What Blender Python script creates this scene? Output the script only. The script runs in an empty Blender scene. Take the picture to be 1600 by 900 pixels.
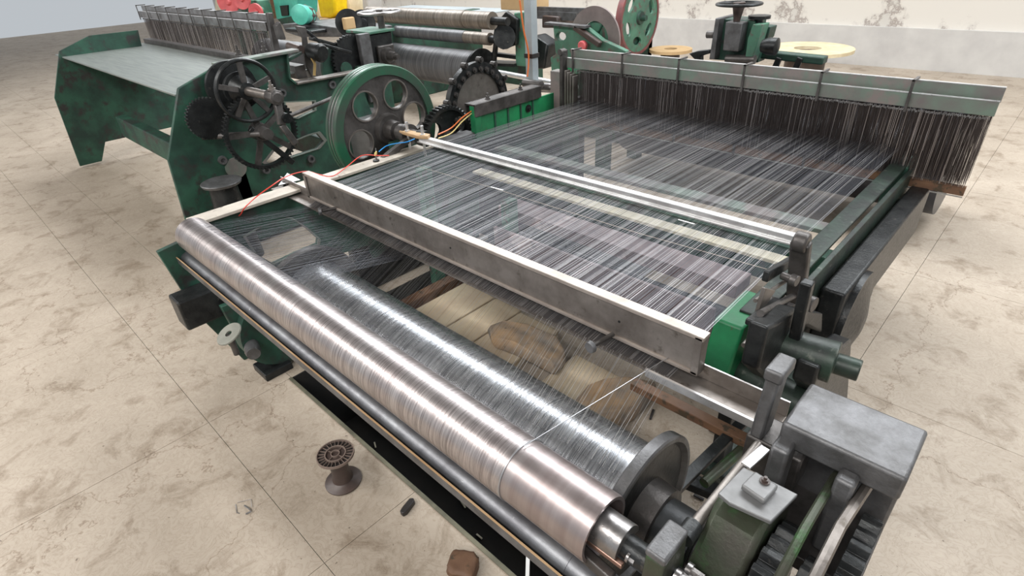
import bpy, math, random
from mathutils import Vector, Matrix
from mathutils.geometry import tessellate_polygon
random.seed(7)
S = bpy.context.scene
COL = S.collection
# ---------------------------------------------------------------- camera
H = 1.75
R = [[0.7229323552441137, 0.6891287470485998, -0.04970291472766398],
     [0.3299229036402908, -0.407521385496136, -0.8515146493260518],
     [-0.6070582240566039, 0.5991893610158116, -0.5219697522373355]]
cam = bpy.data.cameras.new('camera'); cam.sensor_width = 36; cam.lens = 871.57/1600*36; cam.clip_start = .02; cam.clip_end = 60
co = bpy.data.objects.new('camera', cam); COL.objects.link(co)
co.matrix_world = Matrix(((R[0][0], -R[1][0], -R[2][0], 0), (R[0][1], -R[1][1], -R[2][1], 0), (R[0][2], -R[1][2], -R[2][2], H), (0, 0, 0, 1)))
S.camera = co
# ---------------------------------------------------------------- world, lights, exposure
W = bpy.data.worlds.new('world'); S.world = W; W.use_nodes = True
nt = W.node_tree; bg = nt.nodes['Background']
gr = nt.nodes.new('ShaderNodeTexGradient'); tc = nt.nodes.new('ShaderNodeTexCoord'); mp = nt.nodes.new('ShaderNodeMapping')
rp = nt.nodes.new('ShaderNodeValToRGB')
mp.inputs['Rotation'].default_value = (0, math.pi/2, 0)
nt.links.new(tc.outputs['Generated'], mp.inputs['Vector']); nt.links.new(mp.outputs['Vector'], gr.inputs['Vector'])
nt.links.new(gr.outputs['Fac'], rp.inputs['Fac']); nt.links.new(rp.outputs['Color'], bg.inputs['Color'])
rp.color_ramp.elements[0].color = (.62, .66, .70, 1); rp.color_ramp.elements[1].color = (.95, .97, 1, 1)
bg.inputs['Strength'].default_value = .80
def area(name, loc, rot, sx, sy, power, col=(1, 1, 1)):
    l = bpy.data.lights.new(name, 'AREA'); l.shape = 'RECTANGLE'; l.size = sx; l.size_y = sy; l.energy = power; l.color = col
    o = bpy.data.objects.new(name, l); o.location = loc; o.rotation_euler = rot; COL.objects.link(o)
    return o
# daylight through the long roof lights of the shed and the high windows behind the photographer
area('roof_light', (-4, 5.3, 5.3), (math.radians(-20), 0, 0), 18, 2.4, 1250, (.95, .98, 1))
area('roof_light', (-3, -3.3, 5.3), (math.radians(30), 0, 0), 16, 1.6, 800, (1, .975, .94))
area('roof_light', (-4, 9.1, 5.3), (0, 0, 0), 18, .8, 260, (.97, .98, 1))
S.view_settings.view_transform = 'Standard'; S.view_settings.look = 'None'; S.view_settings.gamma = 1
S.view_settings.exposure = 0.0; S.view_settings.use_curve_mapping = False

# ---------------------------------------------------------------- measuring: where a sight line meets a plane of the place
def _ray(u, v):
    a = ((u-800)/871.57, (v-450)/871.57, 1.0)
    return Vector([sum(R[i][k]*a[i] for i in range(3)) for k in range(3)])
def az(u, v, h): d = _ray(u, v); return Vector((0, 0, H)) + d*((h-H)/d[2])
def ax(u, v, c): d = _ray(u, v); return Vector((0, 0, H)) + d*(c/d[0])
def ay(u, v, c): d = _ray(u, v); return Vector((0, 0, H)) + d*(c/d[1])

# ---------------------------------------------------------------- materials
def mat(name, base, rough=.5, metal=0, noise=None, nscale=8, bump=0, bscale=40, stretch=(1, 1, 1), aniso=0, spots=None, sscale=20, sthr=(.55, .62), coat=0):
    m = bpy.data.materials.new(name); m.use_nodes = True; t = m.node_tree; b = t.nodes['Principled BSDF']
    b.inputs['Base Color'].default_value = (*base, 1); b.inputs['Roughness'].default_value = rough; b.inputs['Metallic'].default_value = metal
    if coat: b.inputs['Coat Weight'].default_value = coat
    c = t.nodes.new('ShaderNodeTexCoord'); mp = t.nodes.new('ShaderNodeMapping'); mp.inputs['Scale'].default_value = stretch
    t.links.new(c.outputs['Object'], mp.inputs['Vector'])
    def nz(sc, det=5, rg=.6):
        n = t.nodes.new('ShaderNodeTexNoise'); n.inputs['Scale'].default_value = sc; n.inputs['Detail'].default_value = det; n.inputs['Roughness'].default_value = rg
        t.links.new(mp.outputs['Vector'], n.inputs['Vector']); return n
    last = None
    if noise:
        n = nz(nscale); r = t.nodes.new('ShaderNodeValToRGB'); t.links.new(n.outputs['Fac'], r.inputs['Fac'])
        r.color_ramp.elements[0].position = .36; r.color_ramp.elements[1].position = .64
        r.color_ramp.elements[0].color = (*noise, 1); r.color_ramp.elements[1].color = (*base, 1)
        last = r.outputs['Color']; t.links.new(last, b.inputs['Base Color'])
    if spots:
        n = nz(sscale, 6, .65); r = t.nodes.new('ShaderNodeValToRGB'); t.links.new(n.outputs['Fac'], r.inputs['Fac'])
        r.color_ramp.elements[0].position = sthr[0]; r.color_ramp.elements[1].position = sthr[1]
        r.color_ramp.elements[0].color = (0, 0, 0, 1); r.color_ramp.elements[1].color = (1, 1, 1, 1)
        x = t.nodes.new('ShaderNodeMix'); x.data_type = 'RGBA'; t.links.new(r.outputs['Color'], x.inputs['Factor'])
        x.inputs['A'].default_value = (*base, 1); x.inputs['B'].default_value = (*spots, 1)
        if last: t.links.new(last, x.inputs['A'])
        t.links.new(x.outputs['Result'], b.inputs['Base Color'])
    if bump:
        n = nz(bscale, 4); bp = t.nodes.new('ShaderNodeBump'); bp.inputs['Strength'].default_value = bump; bp.inputs['Distance'].default_value = .002
        t.links.new(n.outputs['Fac'], bp.inputs['Height']); t.links.new(bp.outputs['Normal'], b.inputs['Normal'])
        mr = t.nodes.new('ShaderNodeMapRange'); mr.inputs['To Min'].default_value = max(.05, rough-.12); mr.inputs['To Max'].default_value = min(1, rough+.15)
        t.links.new(n.outputs['Fac'], mr.inputs['Value']); t.links.new(mr.outputs['Result'], b.inputs['Roughness'])
    return m
def winding(name, c1, c2, tint, rough=.32, fine=260, metal=.85):
    """fine steel wire laid round a roller: stripes run round the X axis"""
    m = bpy.data.materials.new(name); m.use_nodes = True; t = m.node_tree; b = t.nodes['Principled BSDF']
    c = t.nodes.new('ShaderNodeTexCoord')
    def nz(scale, st, det=3):
        mp = t.nodes.new('ShaderNodeMapping'); mp.inputs['Scale'].default_value = st
        n = t.nodes.new('ShaderNodeTexNoise'); n.inputs['Scale'].default_value = scale; n.inputs['Detail'].default_value = det; n.inputs['Roughness'].default_value = .7
        t.links.new(c.outputs['Object'], mp.inputs['Vector']); t.links.new(mp.outputs['Vector'], n.inputs['Vector']); return n
    a = nz(fine, (1, .03, .03), 4); bnd = nz(7, (1, .05, .05), 3); blot = nz(9, (1, 3, 3))
    r = t.nodes.new('ShaderNodeValToRGB'); r.color_ramp.elements[0].position = .35; r.color_ramp.elements[1].position = .65
    r.color_ramp.elements[0].color = (*c1, 1); r.color_ramp.elements[1].color = (*c2, 1); t.links.new(a.outputs['Fac'], r.inputs['Fac'])
    x = t.nodes.new('ShaderNodeMix'); x.data_type = 'RGBA'; x.blend_type = 'MULTIPLY'; x.inputs['Factor'].default_value = .8
    r2 = t.nodes.new('ShaderNodeValToRGB'); r2.color_ramp.elements[0].position = .3; r2.color_ramp.elements[1].position = .7
    r2.color_ramp.elements[0].color = (*tint, 1); r2.color_ramp.elements[1].color = (1, 1, 1, 1); t.links.new(bnd.outputs['Fac'], r2.inputs['Fac'])
    t.links.new(r.outputs['Color'], x.inputs['A']); t.links.new(r2.outputs['Color'], x.inputs['B'])
    t.links.new(x.outputs['Result'], b.inputs['Base Color'])
    b.inputs['Metallic'].default_value = metal
    mr = t.nodes.new('ShaderNodeMapRange'); mr.inputs['To Min'].default_value = rough-.1; mr.inputs['To Max'].default_value = rough+.14
    t.links.new(blot.outputs['Fac'], mr.inputs['Value']); t.links.new(mr.outputs['Result'], b.inputs['Roughness'])
    bp = t.nodes.new('ShaderNodeBump'); bp.inputs['Strength'].default_value = .5; bp.inputs['Distance'].default_value = .0008
    t.links.new(a.outputs['Fac'], bp.inputs['Height']); t.links.new(bp.outputs['Normal'], b.inputs['Normal'])
    return m
M = dict(
    green=mat('green_paint', (.024, .088, .056), .5, .0, (.012, .036, .027), 5, .35, 60, spots=(.028, .028, .026), sscale=9, sthr=(.52, .64)),
    bright_green=mat('bright_green_paint', (.012, .21, .075), .42, 0, (.01, .12, .05), 6, .3, 50, spots=(.09, .06, .04), sscale=40, sthr=(.66, .7)),
    pale_green=mat('faded_green_paint', (.15, .205, .165), .5, .1, (.15, .135, .13), 7, .3, 60, spots=(.20, .17, .16), sscale=5, sthr=(.52, .62)),
    sage=mat('sage_green_paint', (.07, .20, .13), .5, 0, (.05, .12, .085), 5, .3, 60, spots=(.10, .08, .07), sscale=12),
    mossy=mat('worn_green_casting', (.045, .062, .035), .42, .35, (.05, .045, .036), 7, .5, 70, spots=(.035, .14, .035), sscale=7, sthr=(.56, .70)),
    mint=mat('mint_paint', (.10, .55, .42), .45, 0, (.07, .40, .31), 6),
    grease=mat('greasy_cast_iron', (.032, .034, .034), .36, .45, (.012, .013, .014), 12, .6, 80, spots=(.10, .09, .08), sscale=30, sthr=(.62, .75)),
    iron=mat('bare_cast_iron', (.13, .12, .115), .42, .6, (.06, .055, .052), 10, .5, 90),
    grey_cast=mat('grey_casting', (.16, .16, .165), .45, .55, (.09, .088, .088), 14, .5, 100),
    steel=mat('steel', (.42, .41, .41), .3, .9, (.25, .23, .22), 14, .3, 60),
    dull_steel=mat('dull_steel', (.27, .245, .225), .42, .75, (.17, .15, .135), 9, .4, 50, spots=(.10, .085, .07), sscale=20, sthr=(.6, .72)),
    alu=mat('aluminium', (.80, .80, .80), .3, .85, (.62, .61, .61), 10, .2, 60),
    plate=mat('light_grey_plate', (.20, .20, .20), .45, .3, (.155, .155, .155), 12, .2, 60),
    galv=mat('galvanised_sheet', (.50, .56, .58), .4, .55, (.40, .45, .48), 4, .1, 30),
    black=mat('black_plastic', (.028, .024, .022), .38, 0, (.018, .016, .016), 15, .2, 80),
    brown_plastic=mat('dusty_dark_plastic', (.072, .048, .04), .4, 0, (.045, .032, .028), 12, .3, 60),
    dark=mat('oil_shade_black', (.008, .009, .009), .3, 0, (.02, .018, .014), 8, .5, 30),  # black of the rag, also used as painted shade under the wires
    wood=mat('timber', (.50, .34, .19), .6, 0, (.36, .22, .11), 5, .3, 30, stretch=(1, 8, 8), spots=(.15, .08, .04), sscale=5, sthr=(.62, .72)),
    wood_dark=mat('dark_timber', (.16, .085, .045), .65, 0, (.10, .05, .028), 9, .5, 30, spots=(.05, .035, .02), sscale=24),
    card=mat('carton', (.55, .38, .20), .8, 0, (.48, .32, .16), 4),
    cream=mat('cream_board', (.62, .57, .43), .6, 0, (.50, .46, .36), 8),
    mauve=mat('mauve_board', (.20, .15, .15), .6, 0, (.12, .09, .095), 8, spots=(.42, .33, .32), sscale=3, sthr=(.52, .6)),
    brick=mat('pale_firebrick', (.56, .47, .33), .85, 0, (.46, .36, .25), 6, .8, 60, spots=(.22, .16, .10), sscale=90, sthr=(.68, .72)),
    rock=mat('tan_rubble', (.38, .25, .14), .85, 0, (.20, .17, .14), 7, .9, 40, spots=(.10, .075, .06), sscale=30, sthr=(.64, .70)),
    yellow=mat('yellow_sack', (.85, .62, .0), .5, 0, (.75, .50, .0), 12, .5, 20),
    sack=mat('cream_sack', (.72, .62, .42), .7, 0, (.6, .48, .3), 8, .5, 20),
    white=mat('white_plastic', (.75, .75, .74), .4),
    pink=mat('coral_paint', (.65, .14, .14), .5, 0, (.55, .09, .10), 6),
    redrim=mat('worn_red_paint', (.22, .06, .06), .5, 0, (.12, .05, .05), 12),
    red=mat('red_insulation', (.62, .055, .035), .4), orange=mat('orange_insulation', (.65, .16, .04), .4),
    blue=mat('blue_insulation', (.02, .25, .62), .4), yellowwire=mat('yellow_insulation', (.75, .6, .25), .4),
    brass=mat('brass', (.6, .42, .18), .35, .8), copper=mat('copper', (.45, .28, .22), .3, .9),
    wire=mat('steel_wire', (.36, .36, .37), .36, .7), wire_dark=mat('dark_steel_wire', (.06, .064, .078), .35, .5),
    heddle=mat('heddle_wire', (.055, .045, .043), .4, .5), heddle_light=mat('heddle_wire_bright', (.40, .36, .35), .35, .7),
    roll_front=winding('wire_on_cloth_roller', (.27, .248, .246), (.60, .565, .56), (.78, .70, .69), .31),
    roll_bare=winding('bare_roller_skin', (.36, .315, .31), (.47, .43, .425), (.76, .66, .645), .33, 20),
    roll_beam=winding('wire_on_warp_beam', (.24, .25, .265), (.74, .75, .77), (.8, .82, .86), .25, 220),
    roll_far=winding('wire_on_far_beam', (.09, .09, .095), (.20, .20, .205), (.6, .6, .6), .42, 60, .4),
    roll_tan=winding('wire_on_far_roller', (.15, .13, .11), (.34, .30, .26), (.65, .6, .55), .38, 60, .5),
    pipe=mat('scuffed_steel_pipe', (.20, .205, .215), .38, .8, (.13, .13, .14), 9, .3, 40, spots=(.5, .5, .5), sscale=26, sthr=(.66, .72)),
)
def floor_mat():
    m = bpy.data.materials.new('worn_concrete'); m.use_nodes = True; t = m.node_tree; b = t.nodes['Principled BSDF']
    c = t.nodes.new('ShaderNodeTexCoord')
    def nz(sc, det=6, dist=0, rg=.6):
        n = t.nodes.new('ShaderNodeTexNoise'); n.inputs['Scale'].default_value = sc; n.inputs['Detail'].default_value = det; n.inputs['Distortion'].default_value = dist; n.inputs['Roughness'].default_value = rg
        t.links.new(c.outputs['Object'], n.inputs['Vector']); return n
    def ramp(src, stops):
        r = t.nodes.new('ShaderNodeValToRGB'); e = r.color_ramp.elements
        while len(e) < len(stops): e.new(.5)
        for i, (p, col) in enumerate(stops): e[i].position = p; e[i].color = (*col, 1)
        t.links.new(src, r.inputs['Fac']); return r.outputs['Color']
    def mul(a, bb, f):
        x = t.nodes.new('ShaderNodeMix'); x.data_type = 'RGBA'; x.blend_type = 'MULTIPLY'; x.inputs['Factor'].default_value = f
        t.links.new(a, x.inputs['A']); t.links.new(bb, x.inputs['B']); return x.outputs['Result']
    base = ramp(nz(1.7).outputs['Fac'], [(.3, (.33, .275, .215)), (.7, (.43, .365, .295))])
    swirl = ramp(nz(13, 4, 2.6).outputs['Fac'], [(.45, (1, 1, 1)), (.50, (.74, .71, .67)), (.52, (1.0, 1.0, 1.0)), (.56, (.90, .88, .86)), (.6, (1, 1, 1))])
    dirt = ramp(nz(5, 7, .6, .7).outputs['Fac'], [(.34, (.50, .44, .37)), (.48, (1, 1, 1))])
    speck = ramp(nz(46, 2).outputs['Fac'], [(.24, (.25, .2, .17)), (.29, (1, 1, 1))])
    vo = t.nodes.new('ShaderNodeTexVoronoi'); vo.feature = 'DISTANCE_TO_EDGE'; vo.inputs['Scale'].default_value = .8
    nw = nz(5, 5); ad = t.nodes.new('ShaderNodeVectorMath'); ad.operation = 'MULTIPLY_ADD'; ad.inputs[1].default_value = (.35, .35, .35)
    t.links.new(nw.outputs['Color'], ad.inputs[0]); t.links.new(c.outputs['Object'], ad.inputs[2]); t.links.new(ad.outputs['Vector'], vo.inputs['Vector'])
    crack = ramp(vo.outputs['Distance'], [(0, (.55, .48, .42)), (.0035, (1, 1, 1))])
    col = mul(mul(mul(mul(base, swirl, .75), dirt, .7), speck, .8), crack, .8)
    t.links.new(col, b.inputs['Base Color']); b.inputs['Roughness'].default_value = .62
    bp = t.nodes.new('ShaderNodeBump'); bp.inputs['Strength'].default_value = .3; bp.inputs['Distance'].default_value = .004
    t.links.new(nz(28, 8).outputs['Fac'], bp.inputs['Height']); t.links.new(bp.outputs['Normal'], b.inputs['Normal'])
    return m
M['floor'] = floor_mat(); M['olive'] = mat('olive_angle_iron', (.17, .16, .11), .5, .3, (.09, .085, .06), 9); M['rib'] = mat('dusty_rib_plastic', (.20, .15, .125), .5); M['tan_steel'] = mat('tan_steel', (.42, .37, .33), .4, .6, (.30, .26, .23), 10, .3, 50); M['pale_grey'] = mat('pale_grey_disc', (.27, .27, .23), .5, .3, (.2, .2, .17), 14); M['dark_cast'] = mat('dark_blue_casting', (.075, .08, .085), .42, .4, (.04, .042, .045), 10, .4, 60, spots=(.2, .2, .2), sscale=30, sthr=(.66, .72)); M['pit'] = mat('pit_black', (.006, .006, .006), .9, 0, (.014, .012, .010), 6); M['dark_green'] = mat('greasy_shade_green', (.028, .05, .036), .42, .2, (.018, .022, .02), 10, .5, 60, spots=(.12, .13, .11), sscale=26, sthr=(.60, .70)); M['roof'] = mat('roof_sheet', (.10, .095, .09), .8)
def wall_mat():
    m = bpy.data.materials.new('peeling_plaster'); m.use_nodes = True; t = m.node_tree; b = t.nodes['Principled BSDF']
    c = t.nodes.new('ShaderNodeTexCoord'); n = t.nodes.new('ShaderNodeTexNoise'); n.inputs['Scale'].default_value = 1.6; n.inputs['Detail'].default_value = 9; n.inputs['Roughness'].default_value = .68
    t.links.new(c.outputs['Object'], n.inputs['Vector'])
    r = t.nodes.new('ShaderNodeValToRGB'); e = r.color_ramp.elements; e.new(.5); e.new(.6)
    for k, (p, col) in enumerate([(.36, (.60, .57, .52)), (.40, (.33, .28, .25)), (.415, (.60, .56, .51)), (.46, (.70, .66, .60))]): e[k].position = p; e[k].color = (*col, 1)
    t.links.new(n.outputs['Fac'], r.inputs['Fac']); t.links.new(r.outputs['Color'], b.inputs['Base Color']); b.inputs['Roughness'].default_value = .85
    return m
M['rail'] = mat('worn_pale_rail', (.52, .47, .40), .5, .2, (.40, .36, .31), 9, .3, 40, spots=(.2, .16, .13), sscale=24, sthr=(.64, .7)); M['wall'] = wall_mat(); M['render'] = mat('cement_render', (.60, .58, .55), .85, 0, (.50, .48, .46), 2.5, .4, 20)

# ---------------------------------------------------------------- mesh builder
class MB:
    def __init__(s): s.v = []; s.f = []
    def add(s, vs, fs):
        o = len(s.v); s.v += [Vector(p) for p in vs]; s.f += [tuple(i+o for i in f) for f in fs]; return s
    def box(s, x0, x1, y0, y1, z0, z1):
        return s.add([(x, y, z) for x in (x0, x1) for y in (y0, y1) for z in (z0, z1)],
                     [(0, 1, 3, 2), (4, 6, 7, 5), (0, 4, 5, 1), (2, 3, 7, 6), (0, 2, 6, 4), (1, 5, 7, 3)])
    def bar(s, p, q, w, h, up=(0, 0, 1)):
        p = Vector(p); q = Vector(q); d = (q-p).normalized(); up = Vector(up); a = d.cross(up)
        if a.length < 1e-3: a = d.cross(Vector((0, 1, 0)))
        a.normalize(); b = a.cross(d).normalized(); vs = []
        for c in (p, q):
            for i, j in ((-1, -1), (1, -1), (1, 1), (-1, 1)): vs.append(c+a*(i*w/2)+b*(j*h/2))
        return s.add(vs, [(3, 2, 1, 0), (4, 5, 6, 7), (0, 1, 5, 4), (1, 2, 6, 5), (2, 3, 7, 6), (3, 0, 4, 7)])
    def lathe(s, p, axis, prof, n=32, closed=False):
        """prof: (distance along the axis, radius)"""
        p = Vector(p); d = Vector(axis).normalized(); a = d.orthogonal().normalized(); b = d.cross(a); vs = []; fs = []
        for t_, r_ in prof:
            for k in range(n):
                w = 2*math.pi*k/n; vs.append(p+d*t_+(a*math.cos(w)+b*math.sin(w))*max(r_, 1e-5))
        m = len(prof); rng = m if closed else m-1
        for i in range(rng):
            for k in range(n):
                j = (i+1) % m; fs.append((i*n+k, i*n+(k+1) % n, j*n+(k+1) % n, j*n+k))
        if not closed: fs.append(tuple(range(n-1, -1, -1))); fs.append(tuple((m-1)*n+k for k in range(n)))
        return s.add(vs, fs)
    def cyl(s, p, q, r, r2=None, n=20):
        p = Vector(p); q = Vector(q); r2 = r if r2 is None else r2
        return s.lathe(p, q-p, [(0, r), ((q-p).length, r2)], n)
    def tube(s, pts, r, n=8):
        pts = [Vector(p) for p in pts]; vs = []; fs = []; prev = None
        for i, p in enumerate(pts):
            d = (pts[min(i+1, len(pts)-1)]-pts[max(i-1, 0)]).normalized()
            a = (prev - d*prev.dot(d)) if prev else d.orthogonal()
            a.normalize(); prev = a; b = d.cross(a)
            for k in range(n):
                w = 2*math.pi*k/n; vs.append(p+(a*math.cos(w)+b*math.sin(w))*r)
        for i in range(len(pts)-1):
            for k in range(n): fs.append((i*n+k, i*n+(k+1) % n, (i+1)*n+(k+1) % n, (i+1)*n+k))
        fs.append(tuple(range(n-1, -1, -1))); fs.append(tuple((len(pts)-1)*n+k for k in range(n)))
        return s.add(vs, fs)
    def prism(s, loops, vec):
        """loops: outline then holes (3-D points in one plane), swept along vec"""
        loops = [[Vector(p) for p in l] for l in loops]; vec = Vector(vec); flat = [p for l in loops for p in l]; n = len(flat)
        tris = [tuple(t_) for t_ in tessellate_polygon(loops)]
        fs = list(tris)+[tuple(i+n for i in reversed(t_)) for t_ in tris]; o = 0
        for l in loops:
            k = len(l); fs += [(o+i, o+(i+1) % k, n+o+(i+1) % k, n+o+i) for i in range(k)]; o += k
        return s.add(flat+[p+vec for p in flat], fs)
    def build(s, name, m, parent=None, smooth=True, bevel=0, **tags):
        me = bpy.data.meshes.new(name); off = Vector((0, 0, 0)); q = parent
        while q: off += q.location; q = q.parent
        me.from_pydata([p-off for p in s.v], [], s.f); me.validate(); me.materials.append(M[m] if isinstance(m, str) else m)
        import bmesh
        bm = bmesh.new(); bm.from_mesh(me); bmesh.ops.recalc_face_normals(bm, faces=bm.faces); bm.to_mesh(me); bm.free()
        if smooth:
            for p in me.polygons: p.use_smooth = True
            me.set_sharp_from_angle(angle=math.radians(35))
        o = bpy.data.objects.new(name, me); COL.objects.link(o)
        if parent: o.parent = parent
        if bevel:
            b = o.modifiers.new('bevel', 'BEVEL'); b.width = bevel; b.segments = 2; b.limit_method = 'ANGLE'; b.angle_limit = math.radians(40)
        for k, v in tags.items(): o[k] = v
        return o
def thing(name, loc, label, cat, group=None):
    o = bpy.data.objects.new(name, None); o.empty_display_size = .1; o.location = loc; COL.objects.link(o)
    o['label'] = label; o['category'] = cat
    if group: o['group'] = group
    return o
def X(c, y, z): return Vector((c, y, z))
def circ(c, y, z, r, n=40, a0=0, a1=2*math.pi):
    full = abs(a1-a0-2*math.pi) < 1e-6
    return [X(c, y+r*math.cos(a0+(a1-a0)*k/(n if full else n-1)), z+r*math.sin(a0+(a1-a0)*k/(n if full else n-1))) for k in range(n)]
def gear_loop(c, y, z, r, teeth, h):
    out = []
    for k in range(teeth):
        w = 2*math.pi/teeth
        for f, rr in ((0, r-h), (.2, r), (.5, r), (.7, r-h)): out.append(X(c, y+rr*math.cos(w*(k+f)), z+rr*math.sin(w*(k+f))))
    return out
def spokes(mb, c, y, z, r0, r1, n, w, t, a0=0):
    for k in range(n):
        a = a0+2*math.pi*k/n; mb.bar(X(c, y+r0*math.cos(a), z+r0*math.sin(a)), X(c, y+r1*math.cos(a), z+r1*math.sin(a)), w, t, (1, 0, 0))
def bolt(p, d, r, h, parent, m='iron', name='bolt'):
    d = Vector(d).normalized(); p = Vector(p); mb = MB(); mb.lathe(p, d, [(0, r*1.5), (h*.25, r*1.5)], 12); mb.lathe(p, d, [(h*.2, r), (h*.8, r)], 6); mb.cyl(p+d*h*.7, p+d*h*1.5, r*.5, n=8)
    return mb.build(name, m, parent)

# ================================================================ SETTING
PX0, PX1, PY0, PY1 = -2.30, -.30, .715, 1.24
def floor_slabs():
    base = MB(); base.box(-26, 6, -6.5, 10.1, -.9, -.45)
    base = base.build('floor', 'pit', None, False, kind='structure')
    xs = [-26, -18, -14, -11, -8.4, -6.4, -4.9, -3.6, PX0, -1.3, PX1, 1.1, 3.4, 6]
    ys = [-6.5, -3.5, -1.0, .315, PY0, PY1, 2.35, 3.6, 5.2, 6.8, 8.6, 10.1]
    pit2 = (-2.5, -.6, 3.3, 4.6)
    for i in range(len(xs)-1):
        for j in range(len(ys)-1):
            cx = (xs[i]+xs[i+1])/2; cy = (ys[j]+ys[j+1])/2
            if PX0 < cx < PX1 and PY0 < cy < PY1: continue
            g = .001
            b = MB().box(xs[i]+g, xs[i+1]-g, ys[j]+g, ys[j+1]-g, -.449, 0)
            b.build('slab', 'floor', base, False)
floor_slabs()
w = MB(); w.box(-26, 6, 9.8, 10.1, -.1, .52); w.build('wall_back', 'render', None, False, kind='structure')
w = MB(); w.box(-26, 6, 9.86, 10.1, .52, 3.6); w.build('wall_back_upper', 'wall', None, False, kind='structure', label='peeling cream plaster above grey cement dado')
bpy.data.objects['wall_back_upper'].parent = bpy.data.objects['wall_back']
# unseen shed roof, added to shape the light; openings follow the roller highlights
k = MB()
for y0_, y1_ in ((-6.5, -4.3), (-2.4, 3.9), (6.8, 8.6), (9.6, 10.1)): k.box(-26, 6, y0_, y1_, 5.45, 5.55)
k.build('ceiling', 'roof', None, False, kind='structure')
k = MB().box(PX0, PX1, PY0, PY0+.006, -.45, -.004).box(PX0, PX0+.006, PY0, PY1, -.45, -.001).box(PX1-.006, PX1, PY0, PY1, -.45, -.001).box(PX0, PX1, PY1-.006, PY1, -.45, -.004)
k.build('trim_2', 'pit', None, False, kind='structure', label='near-black lining of the long floor pit')  # lining added; near-black colour stands in for the shade in the pit
# angle iron along the pit edge
k = MB(); k.box(PX0, PX1, PY0-.014, PY0, .0, .005); k.box(PX0, PX1, PY0-.004, PY0+.002, -.06, .004); k.build('trim_1', 'olive', None, False, .001, kind='structure', label='thin green-grey angle iron edging the long floor pit')

# ================================================================ MAIN LOOM (frame and everything bolted to it)
LX = -2.62; RX = -.50
loom = thing('weaving_loom', (-1.5, 2.0, 0), 'green painted weaving loom filling the middle of the hall, wires stretched across it', 'loom')
# left side frame plate with cut-out, seen through the wires
o = [ax(335, 352, LX), ax(500, 300, LX), ax(640, 250, LX), ax(700, 228, LX), X(LX, 2.35, .55), X(LX, 2.3, .05), X(LX, 2.1, .05), X(LX, 1.95, .35), ax(585, 405, LX), ax(575, 378, LX)+Vector((0, 0, -.02)),
     X(LX, 1.25, .35), X(LX, 1.15, .0), X(LX, .62, .0), X(LX, .5, .35), X(LX, .45, .7)]
hole = [ax(*p, LX) for p in ((384, 369), (409, 353), (447, 340), (456, 342), (480, 358), (497, 373), (496, 381), (465, 394), (427, 412), (402, 398))]
MB().prism([o, hole], (-.025, 0, 0)).build('side_frame', 'green', loom, bevel=.003)
hm = [p+Vector((.006, 0, 0)) for p in hole]; ctr = sum(hm, Vector())/len(hm)
MB().prism([[ctr+(p-ctr)*1.07 for p in hm], hm], (-.02, 0, 0)).build('cutout_rim', 'pale_green', loom)
MB().box(LX-.07, LX+.03, .62, 1.98, .765, .78).build('top_rail', 'rail', loom, False, .002, label='pale top flange of the left side frame')
MB().box(LX-.012, LX+.012, .62, 2.3, .66, .765).build('rail_web', 'green', loom, False)
for y_ in (1.33, 1.45): MB().lathe(X(LX, y_, .60), (1, 0, 0), [(0, .028), (.02, .024), (.02, .012), (.03, .012)], 16).build('boss', 'sage', loom)
# right side frame
MB().prism([[X(RX+.03, 1.37, .54), X(RX+.03, 1.56, .54), X(RX+.03, 1.61, .66), X(RX+.03, 1.64, .745), X(RX+.03, 1.42, .745), X(RX+.03, 1.37, .6)]], (-.09, 0, 0)).build('leg', 'bright_green', loom, bevel=.008)
MB().box(RX-.02, RX+.05, 1.50, 3.3, .738, .752).build('top_rail', 'dark_green', loom, False, .003)
MB().box(RX+.06, RX+.08, 1.75, 3.3, .35, .735).build('side_frame', 'dark_green', loom, False, .003)
MB().box(RX-.03, RX+.02, 1.52, 1.60, .05, .56).build('post', 'grease', loom, False, .004)
MB().box(RX-.04, RX+.06, 1.48, 3.3, .0, .05).build('foot_rail', 'dark_green', loom, False, .004)
# posts and cross members under the wires
for (u, v), (u2, v2), zz in (((661, 262), (668, 345), .74), ((795, 312), (806, 400), .60)):
    p = az(u, v, zz); MB().box(p.x-.03, p.x+.03, p.y-.035, p.y+.035, 0, zz).build('post', 'sage', loom, False, .004)
def cross(name, m, y0, y1, z0, z1, x0=LX+.02, x1=RX, **k): return MB().box(x0, x1, y0, y1, z0, z1).build(name, m, loom, False, .003, **k)
cross('cross_bar', 'cream', 1.965, 2.03, .685, .70, -2.25, RX-.02, label='cream flat cross bar under the wires')
cross('cross_bar', 'pale_green', 2.335, 2.42, .68, .70, -2.45, RX)
cross('cross_bar', 'green', 1.62, 1.70, .30, .42, LX+.02, -.62)
cross('cross_bar', 'green', 2.5, 2.6, .30, .50, LX+.02, RX)
cross('cross_bar', 'dull_steel', 1.55, 1.60, .50, .53, -1.9, -.66)
MB().box(-2.1, -.72, 2.0, 2.14, .46, .52).build('cross_board', 'mauve', loom, False, .004, label='mauve-grey board')
MB().box(-2.0, -.74, 1.86, 1.88, .30, .47).build('cross_board', 'mauve', loom, False, .004)
MB().cyl(X(LX-.1, 4.4, .50), X(RX+.12, 4.4, .50), .40, n=64).build('rear_roller', 'wire_dark', loom, label='huge dark wire-wound rear drum')
for yy in (3.9, 4.4): MB().box(LX-.2, LX-.1, yy, yy+.1, 0, .5).build('post', 'green', loom, False)
MB().box(LX-.06, LX-.02, 2.3, 3.5, .06, .76).build('side_frame', 'grease', loom, False)
MB().box(LX-.14, LX-.06, 1.38, 2.3, .0, .42).build('gear_case', 'grease', loom, False, .02)
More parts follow.
